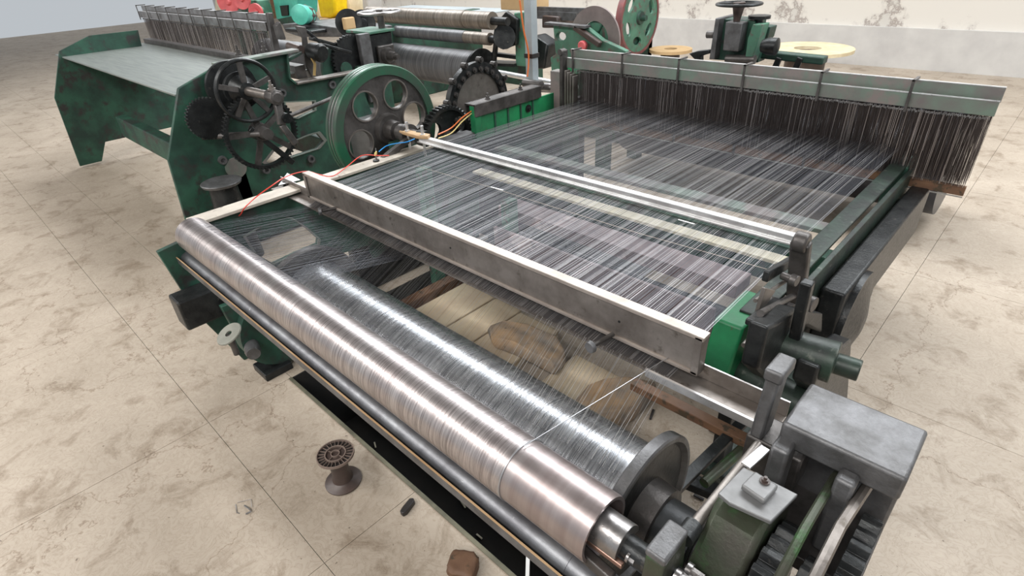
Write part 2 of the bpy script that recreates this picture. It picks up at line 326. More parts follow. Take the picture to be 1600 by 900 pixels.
MB().cyl(X(LX, 2.15, .25), X(RX, 2.15, .25), .05).build('drive_shaft', 'grease', loom)
for xx in (-2.2, -1.9): MB().lathe(X(xx, 2.15, .25), (1, 0, 0), [(0, .16), (.05, .16), (.05, .05), (.09, .05)], 28).build('cam_disc', 'grease', loom)
MB().box(LX-.02, LX+.10, 2.3, 3.25, .55, .6).build('side_beam', 'green', loom, False, .004)
MB().box(LX-.04, LX+.04, 3.15, 3.35, 0, .75).build('post', 'green', loom, False, .004)
MB().box(RX-.02, RX+.06, 3.15, 3.35, 0, .75).build('post', 'green', loom, False, .004)
# low members seen at the right between beam and pit
bp_, bq_ = az(1025, 612, .42), az(1152, 672, .42)
MB().box(-.78, -.33, bp_.y-.02, bp_.y+.02, .39, .42).build('low_bar', 'wood_dark', loom, False, .003, label='rust brown low cross bar')
a_, b_ = az(1160, 660, .40), az(1055, 765, .40)
MB().bar(a_, b_, .035, .02).build('low_bar', 'grease', loom, False, .003)
a_, b_ = az(1195, 670, .38), az(1100, 755, .38)
MB().cyl(a_, b_, .016).build('low_rod', 'mossy', loom)
for (u, v, u2, v2, zz) in ((1060, 745, 1180, 795, .30), (1040, 790, 1150, 850, .30)):
    a_, b_ = az(u, v, zz), az(u2, v2, zz); MB().bar(a_+(a_-b_)*.3, b_+(b_-a_)*.2, .05, .03).build('low_bar', 'grease', loom, False, .003)
# box beam with green ribbed cover at the rear left
cv0, cv1 = ax(735, 160, -2.60), ax(842, 133, -2.60)
y0, y1, zt = 2.31, 2.92, .945
MB().box(-2.66, -2.57, y0, y1, zt-.012, zt).box(-2.58, -2.568, y0, y1, zt-.075, zt).box(-2.662, -2.65, y0, y1, zt-.075, zt).build('channel', 'iron', loom, False, .002, label='worn grey steel channel')
MB().box(-2.60, -2.585, y0+.05, y1+.15, .72, zt-.075).build('cover_panel', 'bright_green', loom, False, .003)
MB().box(-2.62, -2.575, y0, y0+.05, .72, zt-.012).build('cover_end', 'bright_green', loom, False, .003)
for yy in (2.48, 2.60, 2.72, 2.84): MB().box(-2.586, -2.578, yy, yy+.012, .73, zt-.08).build('rib', 'green', loom, False)
for yy in (2.46, 2.76): bolt(X(-2.61, yy, zt), (0, 0, 1), .011, .025, loom, 'iron')
MB().lathe(X(-2.585, 2.80, .82), (1, 0, 0), [(0, .025), (.008, .025), (.008, .012), (.02, .010)], 18).build('knob', 'grease', loom)
MB().box(LX-.06, LX+.03, 1.98, 2.32, .755, .775).build('gear_bed', 'grey_cast', loom, False, .003)
# gear wheels behind the left rail
def gearwheel(name, c, y, z, r, teeth, t, mname, holes=4, hr=.25, hub=.2, parent=loom, th=.012):
    loops = [gear_loop(c, y, z, r, teeth, th)] + [list(reversed(circ(c, y+.58*r*math.cos(2*math.pi*k/holes+.5), z+.58*r*math.sin(2*math.pi*k/holes+.5), hr*r, 16))) for k in range(holes)]
    g = MB().prism(loops, (-t*.45, 0, 0)).build(name, mname, parent)
    MB().prism([gear_loop(c+t*.3, y, z, r, teeth, th), list(reversed(circ(c+t*.3, y, z, r*.86, 40)))], (-t, 0, 0)).build('toothed_rim', mname, g)
    MB().cyl(X(c+.04, y, z), X(c-t, y, z), hub*r).build('hub', 'iron', g)
    return g
gearwheel('gear_wheel', -2.75, 2.224, .742, .1935, 44, .06, 'grease', 3, .27)
gearwheel('gear_wheel', -2.70, 1.97, .52, .19, 44, .05, 'grease', 3, .27)
# drive shaft of the pulley with collar
MB().cyl(X(-2.93, 1.90, .845), X(-2.60, 1.90, .845), .035).build('drive_shaft', 'iron', loom)
MB().lathe(X(-2.78, 1.90, .845), (1, 0, 0), [(0, .05), (.05, .05), (.05, .06), (.09, .06), (.09, .04)], 24).build('bearing', 'iron', loom)
MB().cyl(X(-2.60, 1.90, .845), X(-2.54, 1.90, .845), .045).build('collar', 'grease', loom)
MB().box(-2.82, -2.74, 1.82, 1.98, .0, .80).build('bearing_post', 'green', loom, False, .01)
MB().bar(X(-2.66, 1.85, .83), X(-2.66, 1.25, .62), .03, .03).build('link_rod', 'iron', loom)
# ---------------- right-hand drive side
def P(name, m, mb, bevel=.004, **k): return mb.build(name, m, loom, True, bevel, **k)
# bearing bracket of the front roller
P('bearing_bracket', 'mossy', MB().prism([[X(-.268, .50, .45), X(-.268, .66, .45), X(-.268, .63, .84), X(-.268, .552, .84)]], (.036, 0, 0)), .006)
P('bracket_cap', 'grey_cast', MB().box(-.270, -.230, .550, .632, .838, .856), .005)
P('bearing_boss', 'iron', MB().lathe(X(-.225, .6, .72), (1, 0, 0), [(0, .05), (.04, .045), (.04, .03), (.05, .03)], 24))
for yy, zz in ((.575, .80), (.625, .76)): bolt(X(-.22, yy, zz), (1, 0, 0), .010, .04, loom, 'steel')
# green arched housing with the light grey plate
arc = [X(-.245, .50, .30), X(-.245, .95, .30), X(-.245, .93, .70)]+[X(-.245, .79+.14*math.cos(a), .70+.13*math.sin(a)) for a in [i*math.pi/12 for i in range(13)]]+[X(-.245, .60, .45)]
arc = [X(-.232, .52, .25), X(-.232, 1.0, .25), X(-.232, .92, .72), X(-.232, .86, .81), X(-.232, .78, .835), X(-.232, .72, .82), X(-.232, .655, .74), X(-.232, .60, .60), X(-.232, .56, .40)]
P('gear_housing', 'mossy', MB().prism([arc], (.095, 0, 0)), .012)
pl = [az(*q, .85) for q in ((1162, 729), (1122, 770), (1141, 786), (1205, 815), (1247, 772))]
P('cover_plate', 'plate', MB().prism([pl], (0, 0, -.010)), .002, label='light grey square cover plate')
pl2 = [az(*q, .866) for q in ((1180, 735), (1158, 757), (1195, 783), (1217, 758))]
P('clamp_plate', 'plate', MB().prism([pl2], (0, 0, -.014)), .004)
c_ = az(1195, 752, .867); bolt(c_, (0, 0, 1), .0065, .008, loom, 'brown_plastic')
P('slide_strip', 'alu', MB().bar(az(1165, 728, .852), az(1196, 700, .852), .020, .006), .001)
# diagonal rod down to the fork
P('tie_rod', 'dull_steel', MB().cyl(az(1078, 828, .80), az(1185, 695, .80), .0105), 0)
P('rod_end', 'grease', MB().cyl(az(1068, 842, .80), az(1084, 820, .80), .018), 0)
# toothed wheels at the lower right
for c, y, z, r, tt in ((-.13, .72, .60, .20, 30), (-.07, .68, .56, .22, 34), (-.02, .84, .60, .2, 30)):
    P('gear_wheel', 'grease', MB().prism([gear_loop(c, y, z, r, tt, .014), list(reversed(circ(c, y, z, r*.55, 24)))], (.035, 0, 0)), .001)
P('gear_shaft', 'iron', MB().cyl(X(-.2, .70, .58), X(.08, .70, .58), .05), 0)
P('guard_strip', 'mossy', MB().tube([X(-.085, .56, .74), X(-.085, .64, .80), X(-.085, .78, .84), X(-.085, .95, .82), X(-.08, 1.1, .75)], .009, 10), 0)
P('toothed_belt', 'dull_steel', MB().tube([X(-.04, .56, .78), X(-.04, .68, .83), X(-.04, .82, .845), X(-.03, 1.0, .82)], .010, 8), 0)
# upright lever and box casting
P('stop_lever', 'grey_cast', MB().bar(X(-.25, 1.0, .80), X(-.245, 1.0, .97), .028, .06, (0, 1, 0)).box(-.263, -.225, .965, 1.04, .965, .995), .006)
P('lever_foot', 'iron', MB().box(-.27, -.15, .97, 1.06, .70, .80), .006)
P('box_casting', 'grey_cast', MB().box(-.20, .02, .94, 1.10, .845, .905).box(-.20, -.165, .90, .96, .66, .87).box(-.08, -.045, .90, .94, .66, .87).box(-.2, .02, 1.04, 1.1, .62, .86), .007)
P('box_floor', 'iron', MB().box(-.2, .02, .86, 1.05, .62, .66), .004)
P('wing_screw', 'alu', MB().cyl(X(-.20, 1.10, .86), X(-.14, 1.10, .885), .012).lathe(X(-.205, 1.10, .86), (1, 0, 0), [(0, .016), (.01, .02), (.02, .016)], 12), 0)
# tangle of cast arms beyond the right frame
P('swing_arm', 'iron', MB().bar(ax(1252, 378, -.42), ax(1240, 500, -.42), .03, .055, (1, 0, 0)).lathe(ax(1252, 378, -.42)-Vector((.02, 0, 0)), (1, 0, 0), [(0, .03), (.04, .03)], 18), .006)
P('link_rod', 'iron', MB().cyl(ax(1188, 490, -.40), ax(1240, 462, -.42), .010), 0)
P('hub', 'iron', MB().cyl(ax(1200, 478, -.46), ax(1200, 478, -.46)+Vector((.07, 0, 0)), .032), 0)
P('hook_plate', 'dull_steel', MB().prism([[ax(*q, -.44) for q in ((1190, 448), (1206, 452), (1193, 472), (1188, 495), (1178, 490))]], (.012, 0, 0)), .002)
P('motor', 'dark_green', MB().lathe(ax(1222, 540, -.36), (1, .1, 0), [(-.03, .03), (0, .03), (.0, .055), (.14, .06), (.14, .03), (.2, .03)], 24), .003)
P('motor_knob', 'grease', MB().cyl(ax(1222, 540, -.40), ax(1222, 540, -.36), .034).cyl(ax(1205, 556, -.41), ax(1222, 546, -.40), .010).lathe(ax(1205, 556, -.42), (1, 0, 0), [(0, .014), (.02, .014)], 6), .002)
P('cast_trough', 'dark_green', MB().cyl(az(1150, 575, .55), az(1262, 640, .55), .055), 0)  # dark green here also carries the shade around the trough
P('gear_housing', 'grease', MB().prism([[ax(*q, -.40) for q in ((1170, 500), (1190, 492), (1215, 474), (1262, 482), (1262, 512), (1236, 500), (1222, 502), (1208, 520), (1184, 574), (1172, 582), (1156, 566), (1164, 530))]], (.05, 0, 0)), .008)
P('gear_housing', 'grease', MB().prism([[ax(*q, -.30) for q in ((1244, 560), (1300, 520), (1300, 640), (1250, 612), (1236, 590))]], (.06, 0, 0)), .008)
for u, v, c_, r_, l_ in ((1226, 432, -.44, .012, .04), (1206, 520, -.40, .009, .04), (1256, 470, -.34, .015, .03), (1215, 600, -.38, .012, .06)):
    P('boss', 'iron', MB().lathe(ax(u, v, c_), (1, -.15, 0), [(-.01, r_*.6), (-.01, r_), (l_*.5, r_*1.1), (l_*.5, r_*1.5), (l_, r_*1.5)], 18), .002)
P('swing_arm', 'grease', MB().bar(ax(1196, 432, -.47), ax(1236, 408, -.47), .035, .02, (1, 0, 0)).bar(ax(1262, 440, -.33), ax(1240, 540, -.33), .03, .03, (1, 0, 0)).bar(ax(1172, 505, -.42), ax(1216, 470, -.42), .02, .03, (1, 0, 0)), .005)
P('link_rod', 'dull_steel', MB().cyl(ax(1162, 540, -.43), ax(1208, 488, -.43), .008).cyl(ax(1180, 470, -.45), ax(1232, 436, -.44), .006), 0)
P('side_casting', 'grease', MB().box(RX+.09, RX+.17, 1.95, 3.2, .42, .66), .01)
P('wheel_guard', 'grease', MB().lathe(X(-.36, 2.15, .45), (1, 0, 0), [(0, .05), (0, .2), (.05, .2), (.05, .17), (.08, .05)], 32), 0)

# ================================================================ ROLLERS
cr = thing('cloth_roller', (-1.4, .597, .675), 'long pinkish steel roller wound with fine wire, nearest and highest of the front rollers', 'roller')
RC = (.597, .75); RR = .0756
MB().lathe(X(-2.55, *RC), (1, 0, 0), [(0, RR), (1.945, RR)], 96).build('wire_winding', 'roll_front', cr)
MB().lathe(X(-.605, *RC), (1, 0, 0), [(0, RR-.0015), (.215, RR-.0015), (.222, RR-.003), (.222, RR-.010), (.15, RR-.012), (.15, .02)], 96).build('tube', 'roll_bare', cr, label='bare pinkish steel end of the roller')
MB().lathe(X(-.607, *RC), (1, 0, 0), [(0, RR+.001), (.003, RR+.001)], 96).build('selvedge_wire', 'wire', cr)
jw = MB()
jw.prism([[X(-.43, RC[0]+.042*math.cos(a), RC[1]+.002+.044*math.sin(a)) for a in [math.pi*i/14 for i in range(15)]]+[X(-.43, RC[0]-.02, RC[1]+.008), X(-.43, RC[0]+.02, RC[1]+.008)]], (.10, 0, 0))
jw.build('half_coupling', 'steel', cr, bevel=.003)
MB().cyl(X(-.48, RC[0], RC[1]), X(-.22, RC[0], RC[1]), .026).build('axle', 'grease', cr)
MB().bar(X(-.42, RC[0]-.035, RC[1]-.008), X(-.315, RC[0]-.035, RC[1]-.008), .012, .012).build('key', 'copper', cr, bevel=.002)
MB().bar(X(-.42, RC[0]-.045, RC[1]-.04), X(-.325, RC[0]-.05, RC[1]-.045), .022, .03).build('driving_dog', 'iron', cr, bevel=.004)
bolt(X(-.315, RC[0]-.02, RC[1]+.005), (1, 0, 0), .008, .02, cr, 'steel')

gp = thing('guide_pipe', (-1.4, .561, .58), 'scuffed grey steel pipe running just below the front roller', 'pipe')
PC = (.561, .62); PR = .040
MB().lathe(X(-2.7, *PC), (1, 0, 0), [(0, PR), (2.45, PR)], 64).build('tube', 'pipe', gp)
MB().lathe(X(-.48, *PC), (1, 0, 0), [(0, PR+.001), (.05, PR+.001), (.055, PR-.008), (.12, PR-.008)], 48).build('sleeve', 'pipe', gp)
es = thing('edge_strip', (-1.4, .511, .618), 'dull metal strip with a bright gold edge under the grey pipe', 'strip')
MB().box(-2.7, -.30, .510, .513, .618, .649).build('web', 'grey_cast', es, False)
MB().box(-2.7, -.30, .5092, .5138, .649, .6508).build('bright_edge', 'wood', es, False)

wb = thing('warp_beam', (-1.27, .853, .28), 'big wire-wound warp beam with round end flanges, behind the front roller', 'warp beam')
BC = (.853, .497); BR = .163
MB().lathe(X(-2.06, *BC), (1, 0, 0), [(0, BR), (1.61, BR)], 128).build('wire_winding', 'roll_beam', wb)
for c, s_ in ((-2.08, -1), (-.45, 1)):
    f = MB().lathe(X(c, *BC), (s_, 0, 0), [(0, .05), (-.008, .215), (-.004, .221), (.022, .221), (.026, .216), (.026, .205), (.012, .195), (.012, .05)], 96).build('flange', 'grey_cast' if s_ > 0 else 'iron', wb)
    MB().lathe(X(c+s_*.012, *BC), (s_, 0, 0), [(0, .195), (.0025, .19), (.0025, .06)], 64).build('flange_face', 'grease', f)
MB().lathe(X(-.44, *BC), (1, 0, 0), [(0, .10), (.06, .095), (.06, .05)], 40).build('hub', 'iron', wb)
MB().lathe(X(-.38, *BC), (1, 0, 0), [(0, .075), (.09, .075), (.09, .066), (.095, .062)], 48).build('coupling', 'dark_cast', wb)
MB().lathe(X(-.285, *BC), (1, 0, 0), [(0, .045), (.07, .045), (.07, .03), (.12, .03)], 32).build('journal', 'grey_cast', wb)

# ================================================================ REED BAR, ANGLE IRON, STRIPS, TUBE
rb = thing('reed_bar', (-1.5, 1.1, .77), 'long grey-brown steel box bar standing on edge across the wires', 'bar')
x0, x1 = -2.455, -.455
MB().box(x0, x1, 1.104, 1.130, .785, .897).build('body', 'dull_steel', rb, False, .002)
MB().box(x0-.002, x1+.004, 1.098, 1.134, .890, .902).build('top_lip', 'tan_steel', rb, False, .002)
MB().box(x0, x1, 1.098, 1.108, .779, .790).build('bottom_lip', 'tan_steel', rb, False, .002)
for c in (x0-.002, x1-.02): MB().box(c, c+.022, 1.098, 1.134, .780, .899).build('end_plate', 'dull_steel', rb, False, .002)
for c in (-2.20, -1.42, -.7): MB().lathe(X(c, 1.104, .84), (0, -1, 0), [(0, .004), (.002, .003)], 10).build('screw', 'grease', rb)
ai = thing('angle_iron', (-1.5, 1.1, .75), 'steel angle section lying under the box bar, sticking out past both its ends', 'angle iron')
MB().box(-2.79, -.235, 1.130, 1.134, .755, .800).build('upright_leg', 'dull_steel', ai, False, .001)
MB().box(-2.79, -.235, 1.066, 1.134, .750, .755).build('flat_leg', 'dull_steel', ai, False, .001)
MB().box(-2.79, -.235, 1.1295, 1.1345, .799, .8005).build('bright_edge', 'steel', ai, False)
MB().lathe(X(-2.74, 1.12, .755), (0, 0, 1), [(0, .014), (.006, .014), (.006, .008), (.03, .008)], 6).build('nut', 'grease', ai)
MB().prism([[X(-2.86, 1.20, .783), X(-2.72, 1.08, .783), X(-2.70, 1.19, .783)]], (0, 0, .002)).build('gusset', 'alu', ai, False)
o_ = MB().box(-.58, -.25, 1.058, 1.066, .738, .762).build('light_strip', 'alu', None, False, .001)
o_['label'] = 'bright aluminium strip along the front of the angle section'; o_['category'] = 'strip'
def clamp_pin(a, b, label):
    t_ = thing('clamp_pin', a, label, 'pin')
    MB().cyl(a, b, .007, n=12).build('shank', 'iron', t_); MB().lathe(a, Vector(b)-Vector(a), [(-.012, .016), (0, .018)], 16).build('head', 'grey_cast', t_)
clamp_pin(az(502, 330, .79), az(525, 325, .79), 'short steel pin at the left end of the box bar')
clamp_pin(az(925, 541, .80), az(958, 522, .80), 'dark headed pin poking out from under the right half of the box bar')

at = thing('aluminium_tube', (-1.5, 1.88, .83), 'bright square aluminium tube across the wires with a timber packing at its left end', 'tube')
ya, za = 1.85, .872
MB().box(-2.55, -.49, ya, ya+.03, za-.028, za).build('tube', 'alu', at, False, .003)
MB().box(-2.55, -.49, ya-.012, ya, za-.032, za-.026).build('lip', 'alu', at, False, .001)
MB().prism([[X(-2.72, ya-.005, za-.012), X(-2.70, ya+.035, za-.012), X(-2.48, ya+.033, za-.002), X(-2.46, ya-.004, za-.002), X(-2.55, ya-.012, za-.012)]], (0, 0, .018)).build('packing_block', 'wood', at, bevel=.003, label='splintered timber block')
for x_ in (-2.66, -2.52):
    MB().lathe(X(x_, ya+.012, za-.01), (0, 0, 1), [(-.10, .008), (.015, .008), (.015, .014), (.025, .014), (.025, .009), (.07, .009)], 14).build('bolt', 'alu', at)
MB().lathe(X(-.50, ya+.015, za-.014), (1, 0, 0), [(0, .018), (.02, .018)], 16).build('end_cap', 'redrim', at)

# ================================================================ WARP WIRES
def wires(name, n, paths, r, m, label, cat, jit=.25, drop=0., seed=1, mdark=None, dark=.3, sides=3, obj=None):
    """paths: list of (y, z, xleft, xright) stations"""
    rnd = random.Random(seed); A = MB(); B = MB()
    for k in range(n):
        if rnd.random() < drop: continue
        f = (k+rnd.uniform(-jit, jit))/(n-1); rr = r*rnd.uniform(.85, 1.15); mb = B if (mdark and rnd.random() < dark) else A
        dz = rnd.uniform(-.0015, .0015); vs = []; fs = []
        for i, (y_, z_, xl, xr) in enumerate(paths):
            xx = xl+(xr-xl)*f
            for q in range(sides):
                w_ = 2*math.pi*q/sides+.5; vs.append((xx+rr*math.cos(w_), y_+(-.2 if 0 else 0), z_+dz+rr*math.sin(w_)))
        for i in range(len(paths)-1):
            for q in range(sides): fs.append((i*sides+q, i*sides+(q+1) % sides, (i+1)*sides+(q+1) % sides, (i+1)*sides+q))
        mb.add(vs, fs)
    o = obj or None
    root = A.build(name, m, None, True); root['label'] = label; root['category'] = cat; root['kind'] = 'stuff'
    if B.v:
        b = B.build('dark_wire', mdark, root, True); b['kind'] = 'stuff'
    return root
wires('warp_wire', 700, [(3.6, .82, -2.42, -.505), (1.86, .832, -2.42, -.505), (1.14, .815, -2.42, -.505), (1.118, .772, -2.41, -.51), (1.07, .762, -2.40, -.515)], .00048, 'wire',
      'dense sheet of steel warp wires stretched from the heddles to the box bar', 'wires', .18, .05, 3, 'wire_dark', .60)
wires('warp_wire', 300, [(1.07, .762, -2.06, -.515), (.793, .652, -2.05, -.48)], .0003, 'wire',
      'thin steel wires slanting down from the box bar onto the warp beam', 'wires', .4, .12, 5, 'wire_dark', .25)
wires('warp_wire', 150, [(1.07, .762, -2.40, -1.60), (.612, .826, -2.42, -1.66)], .0004, 'wire_dark',
      'thin dark wires running from the box bar onto the left end of the front roller', 'wires', .4, .1, 9)
wires('warp_wire', 34, [(1.07, .762, -.98, -.52), (.793, .654, -.93, -.50)], .0007, 'alu',
      'bright wires fanning down to the right end of the warp beam', 'wires', .5, .1, 12)
lw = MB().tube([az(1056, 551, .79), X(-.60, .60, .829)], .0012, 6).build('loose_wire', 'wire'); lw['label'] = 'single bright wire from the right end of the box bar to the front roller'; lw['category'] = 'wire'
# string across the wires
st = MB().tube([az(612, 246, .80), az(660, 262, .83), az(765, 292, .835), az(860, 322, .835), az(1000, 365, .835), az(1225, 428, .835)], .0009, 6).build('string', 'rail')
st['label'] = 'thin pale string lying across the wires in front of the bright square tube'; st['category'] = 'string'
for (u, v, u2, v2), lb in (((767, 292, 786, 297), 'white paper strip lying on the wires left of centre'), ((1060, 343, 1085, 350), 'white paper strip lying on the wires below the right part of the bright tube')):
    o_ = MB().bar(az(u, v, .838), az(u2, v2, .838), .006, .001).build('paper_strip', 'white', None, False); o_['label'] = lb; o_['category'] = 'paper'

# ================================================================ HARNESS (heddle frames)
def harness(root, x0, x1, y, zt, zb, rows, dx, lower=True, seed=2, rail='pale_green', nclamp=6, cl0=None):
    rh = .062
    for j in range(2):
        yy = y+.05+j*.045
        zz = zt - j*.048
        MB().box(x0, x1, y+j*-.05, y+j*-.05+.016, zz-rh, zz).build('heddle_frame_rail', rail, root, False, .002)
    MB().box(x0, x1, y-.002, y+.018, zt-.001, zt+.002).build('bright_edge', 'alu', root, False)
    MB().box(x0, x1, y-.052, y-.032, zt-.049, zt-.046).build('bright_edge', 'alu', root, False)
    for k in range(nclamp):
        c = x0+(x1-x0)*(k+.15)/nclamp
        MB().box(c, c+.012, y-.065, y+.03, zt+.004, zt+.012).box(c, c+.012, y-.065, y-.058, zt-.13, zt+.012).build('clamp_strap', 'iron', root, False, .001)
    if lower:
        MB().box(x0, x1, y-.03, y-.01, zb-.045, zb).build('lower_rail', 'wood_dark', root, False, .002, label='brown lower heddle rail')
        MB().box(x0+.3, x1, y-.034, y-.030, zb-.052, zb-.047).build('bright_edge', 'alu', root, False)
        for k in range(nclamp): c = x0+(x1-x0)*(k+.15)/nclamp; MB().box(c, c+.012, y-.04, y, zb-.06, zb+.02).build('clamp_strap', 'iron', root, False)
    rnd = random.Random(seed); A = MB(); B = MB(); T = MB()
    for j in range(rows):
        yy = y-.045+j*.022; n = int((x1-x0)/dx)
        for k in range(n):
            x_ = x0+.09+(x1-x0-.1)*(k+rnd.uniform(-.4, .4))/n; r_ = .0008*rnd.uniform(.7, 1.3)
            z1 = zt-.115-j*.004+rnd.uniform(-.004, .004); tl = rnd.uniform(-.006, .006)
            mb = A if rnd.random() < (.12 if j == 0 else .05) else B
            vs = [(x_+r_*math.cos(a), yy+r_*math.sin(a), z1) for a in (0, 2.1, 4.2)]+[(x_+tl+r_*math.cos(a), yy+r_*math.sin(a), zb-.0) for a in (0, 2.1, 4.2)]
            mb.add(vs, [(0, 1, 4, 3), (1, 2, 5, 4), (2, 0, 3, 5)])
            if j == 0: T.box(x_-.0014, x_+.0014, yy-.006, yy-.002, z1-.010, z1-.002)
    B.build('heddle_wire', 'heddle', root, kind='stuff'); A.build('bright_heddle_wire', 'heddle_light', root, kind='stuff'); T.build('heddle_crimp', 'steel', root, kind='stuff')
hn = thing('heddle_frame', (-1.5, 3.2, .6), 'faded green heddle frames hung with hundreds of dark wires above the loom', 'heddle frame')
harness(hn, -2.54, -.2, 3.2, 1.135, .70, 8, .0035)
MB().box(-2.56, -2.535, 3.10, 3.16, .62, 1.14).build('end_post', 'iron', hn, False, .003)
MB().lathe(X(-2.548, 3.12, 1.13), (0, -1, 0), [(-.02, .02), (.03, .02)], 16).build('pivot', 'iron', hn)
for k_ in range(4): MB().box(-2.50+k_*.022, -2.488+k_*.022, 3.08, 3.13, .70, 1.02-.01*k_).build('slat', 'dull_steel', hn, False, .001)
MB().box(-2.40, -2.36, 3.22, 3.24, .8, .99).build('slat', 'steel', hn, False, .001)
MB().box(-2.66, -2.56, 3.12, 3.2, .72, 1.0).build('side_bracket', 'pale_green', hn, False, .005)

# ================================================================ PULLEY (green flywheel)
pu = thing('flywheel', (-2.95, 1.9, .48), 'large green four-hole flywheel with a grooved rim, left of the timber-ended tube', 'flywheel')
c, y, z, r = -2.90, 1.90, .845, .363
holes = [list(reversed(circ(c-.012, y+.205*math.cos(a), z+.205*math.sin(a), .078, 32))) for a in (math.radians(d) for d in (9, 64, 129, 193, 284))]
MB().prism([circ(c-.012, y, z, r-.05, 96)]+holes, (-.03, 0, 0)).build('web', 'iron', pu)
for a in (math.radians(d) for d in (9, 64, 129, 193, 284)):
    MB().lathe(X(c-.014, y+.205*math.cos(a), z+.205*math.sin(a)), (1, 0, 0), [(-.028, .078), (-.028, .09), (.008, .088), (.008, .080)], 32, True).build('hole_rim', 'dull_steel', pu)
prof = [(0, r-.055), (.0, r-.006), (-.006, r), (-.03, r), (-.034, r-.012), (-.042, r-.012), (-.046, r), (-.060, r), (-.064, r-.012), (-.072, r-.012), (-.076, r), (-.10, r), (-.10, r-.055)]
MB().lathe(X(c, y, z), (1, 0, 0), prof, 96, True).build('rim', mat('flywheel_green', (.022, .115, .06), .38, .25, (.06, .065, .058), 5, .3, 40), pu)
for q in (-.036, -.066): MB().lathe(X(c+q, y, z), (1, 0, 0), [(-.004, r-.011), (-.004, r-.002), (.004, r-.002), (.004, r-.011)], 96, True).build('rim_groove', 'steel', pu)
MB().lathe(X(c-.03, y, z), (1, 0, 0), [(0, .10), (.05, .085), (.05, .06), (.12, .055), (.12, .03)], 40).build('hub', 'iron', pu)

# ================================================================ CABLES
def wire(name, pts, r, m, label, cat='wire'):
    P_ = [Vector(p) for p in pts]; out = []
    for i in range(len(P_)-1):
        p0, p1, p2, p3 = P_[max(i-1, 0)], P_[i], P_[i+1], P_[min(i+2, len(P_)-1)]
        for k in range(6):
            t_ = k/6; out.append(.5*((2*p1)+(-p0+p2)*t_+(2*p0-5*p1+4*p2-p3)*t_**2+(-p0+3*p1-3*p2+p3)*t_**3))
    out.append(P_[-1]); o = MB().tube(out, r, 8).build(name, m); o['label'] = label; o['category'] = cat
wire('electric_wire', [az(336, 352, .70), az(372, 338, .74), az(382, 325, .79), az(400, 308, .80), az(425, 290, .83), az(445, 277, .83), az(465, 270, .80), az(482, 268, .79), az(500, 273, .79), az(520, 275, .79), az(540, 262, .79), az(560, 246, .79), az(572, 242, .80), az(590, 243, .80), az(608, 243, .80)],
     .0028, 'red', 'red electric wire looping along the pale left rail of the loom')
wire('electric_wire', [az(592, 237, .81), az(604, 228, .83), az(620, 224, .85), az(635, 222, .87), az(648, 217, .88)], .003, 'blue', 'blue electric wire ending at the timber block')
for k_, (m_, lb) in enumerate((('orange', 'orange wire, upper of the pair hanging from the steel channel end'), ('yellowwire', 'yellow wire, lower of the pair hanging from the steel channel end'))):
    wire('electric_wire', [ax(742, 170+k_*3, -2.60), ax(722, 184+k_*6, -2.62), ax(705, 200+k_*8, -2.64), ax(685, 210+k_*6, -2.64)], .004, m_, lb)
wire('electric_wire', [ax(812, 0, -2.95), ax(818, 45, -2.95), ax(826, 85, -2.95), ax(824, 120, -2.95)], .006, 'orange', 'orange cable running down beside the pale metal column')
wire('electric_wire', [ax(838, 158, -2.7), ax(842, 168, -2.7), ax(838, 180, -2.68)], .005, 'orange', 'short orange cable end beside the green ribbed panel')
pin = thing('wire_terminal', az(588, 252, .78), 'thin upright rusty pin with a yellow wire joint on the pale rail', 'pin')
MB().cyl(az(588, 252, .78), az(587, 232, .80), .004, n=8).build('pin', 'iron', pin); MB().lathe(az(588, 252, .78), (0, 0, 1), [(0, .018), (.008, .018), (.01, .01)], 12).build('nut', 'grease', pin)
MB().lathe(az(587, 240, .81), (.4, .3, 1), [(-.015, .003), (0, .008), (.015, .003)], 8).build('wire_joint', 'yellowwire', pin)

# ================================================================ SMALL THINGS ON THE FLOOR
sp = thing('wire_spool', (-1.551, .546, 0), 'empty dark plastic wire spool standing on the floor', 'spool')
sx, sy, hh, fr = -1.551, .546, .158, .070
MB().lathe((sx, sy, 0), (0, 0, 1), [(0, fr-.003), (.003, fr), (.008, fr), (.010, fr-.004), (.016, .046), (.024, .036)], 56).build('flange', 'brown_plastic', sp)
MB().lathe((sx, sy, .018), (0, 0, 1), [(0, .040), (.03, .034), (hh-.05, .034), (hh-.026, .042)], 48).build('barrel', 'brown_plastic', sp)
rim = MB().lathe((sx, sy, hh-.010), (0, 0, 1), [(0, fr-.004), (.0, fr), (.010, fr), (.010, fr-.004)], 56, True)
rim.lathe((sx, sy, hh-.010), (0, 0, 1), [(0, .036), (0, .040), (.010, .040), (.010, .036)], 40, True)
rim.lathe((sx, sy, hh-.010), (0, 0, 1), [(0, .014), (0, .017), (.010, .017), (.010, .014)], 32, True)
rim.build('flange', 'rib', sp, label='ribbed top flange')
MB().lathe((sx, sy, hh-.012), (0, 0, 1), [(0, fr-.003), (.002, fr-.003)], 48).build('flange_disc', 'black', sp)
rb_ = MB()
for k_ in range(24):
    a = 2*math.pi*k_/24; rb_.bar((sx+.039*math.cos(a), sy+.039*math.sin(a), hh-.005), (sx+.067*math.cos(a), sy+.067*math.sin(a), hh-.006), .0014, .006)
for k_ in range(4):
    a = 2*math.pi*k_/4+.3; rb_.bar((sx+.015*math.cos(a), sy+.015*math.sin(a), hh-.005), (sx+.037*math.cos(a), sy+.037*math.sin(a), hh-.006), .0014, .006)
rb_.build('rib', 'rib', sp, False, kind='stuff')
a_, b_ = az(630, 806, .0), az(645, 786, .0); d_ = (b_-a_).normalized(); n_ = Vector((-d_.y, d_.x, 0))
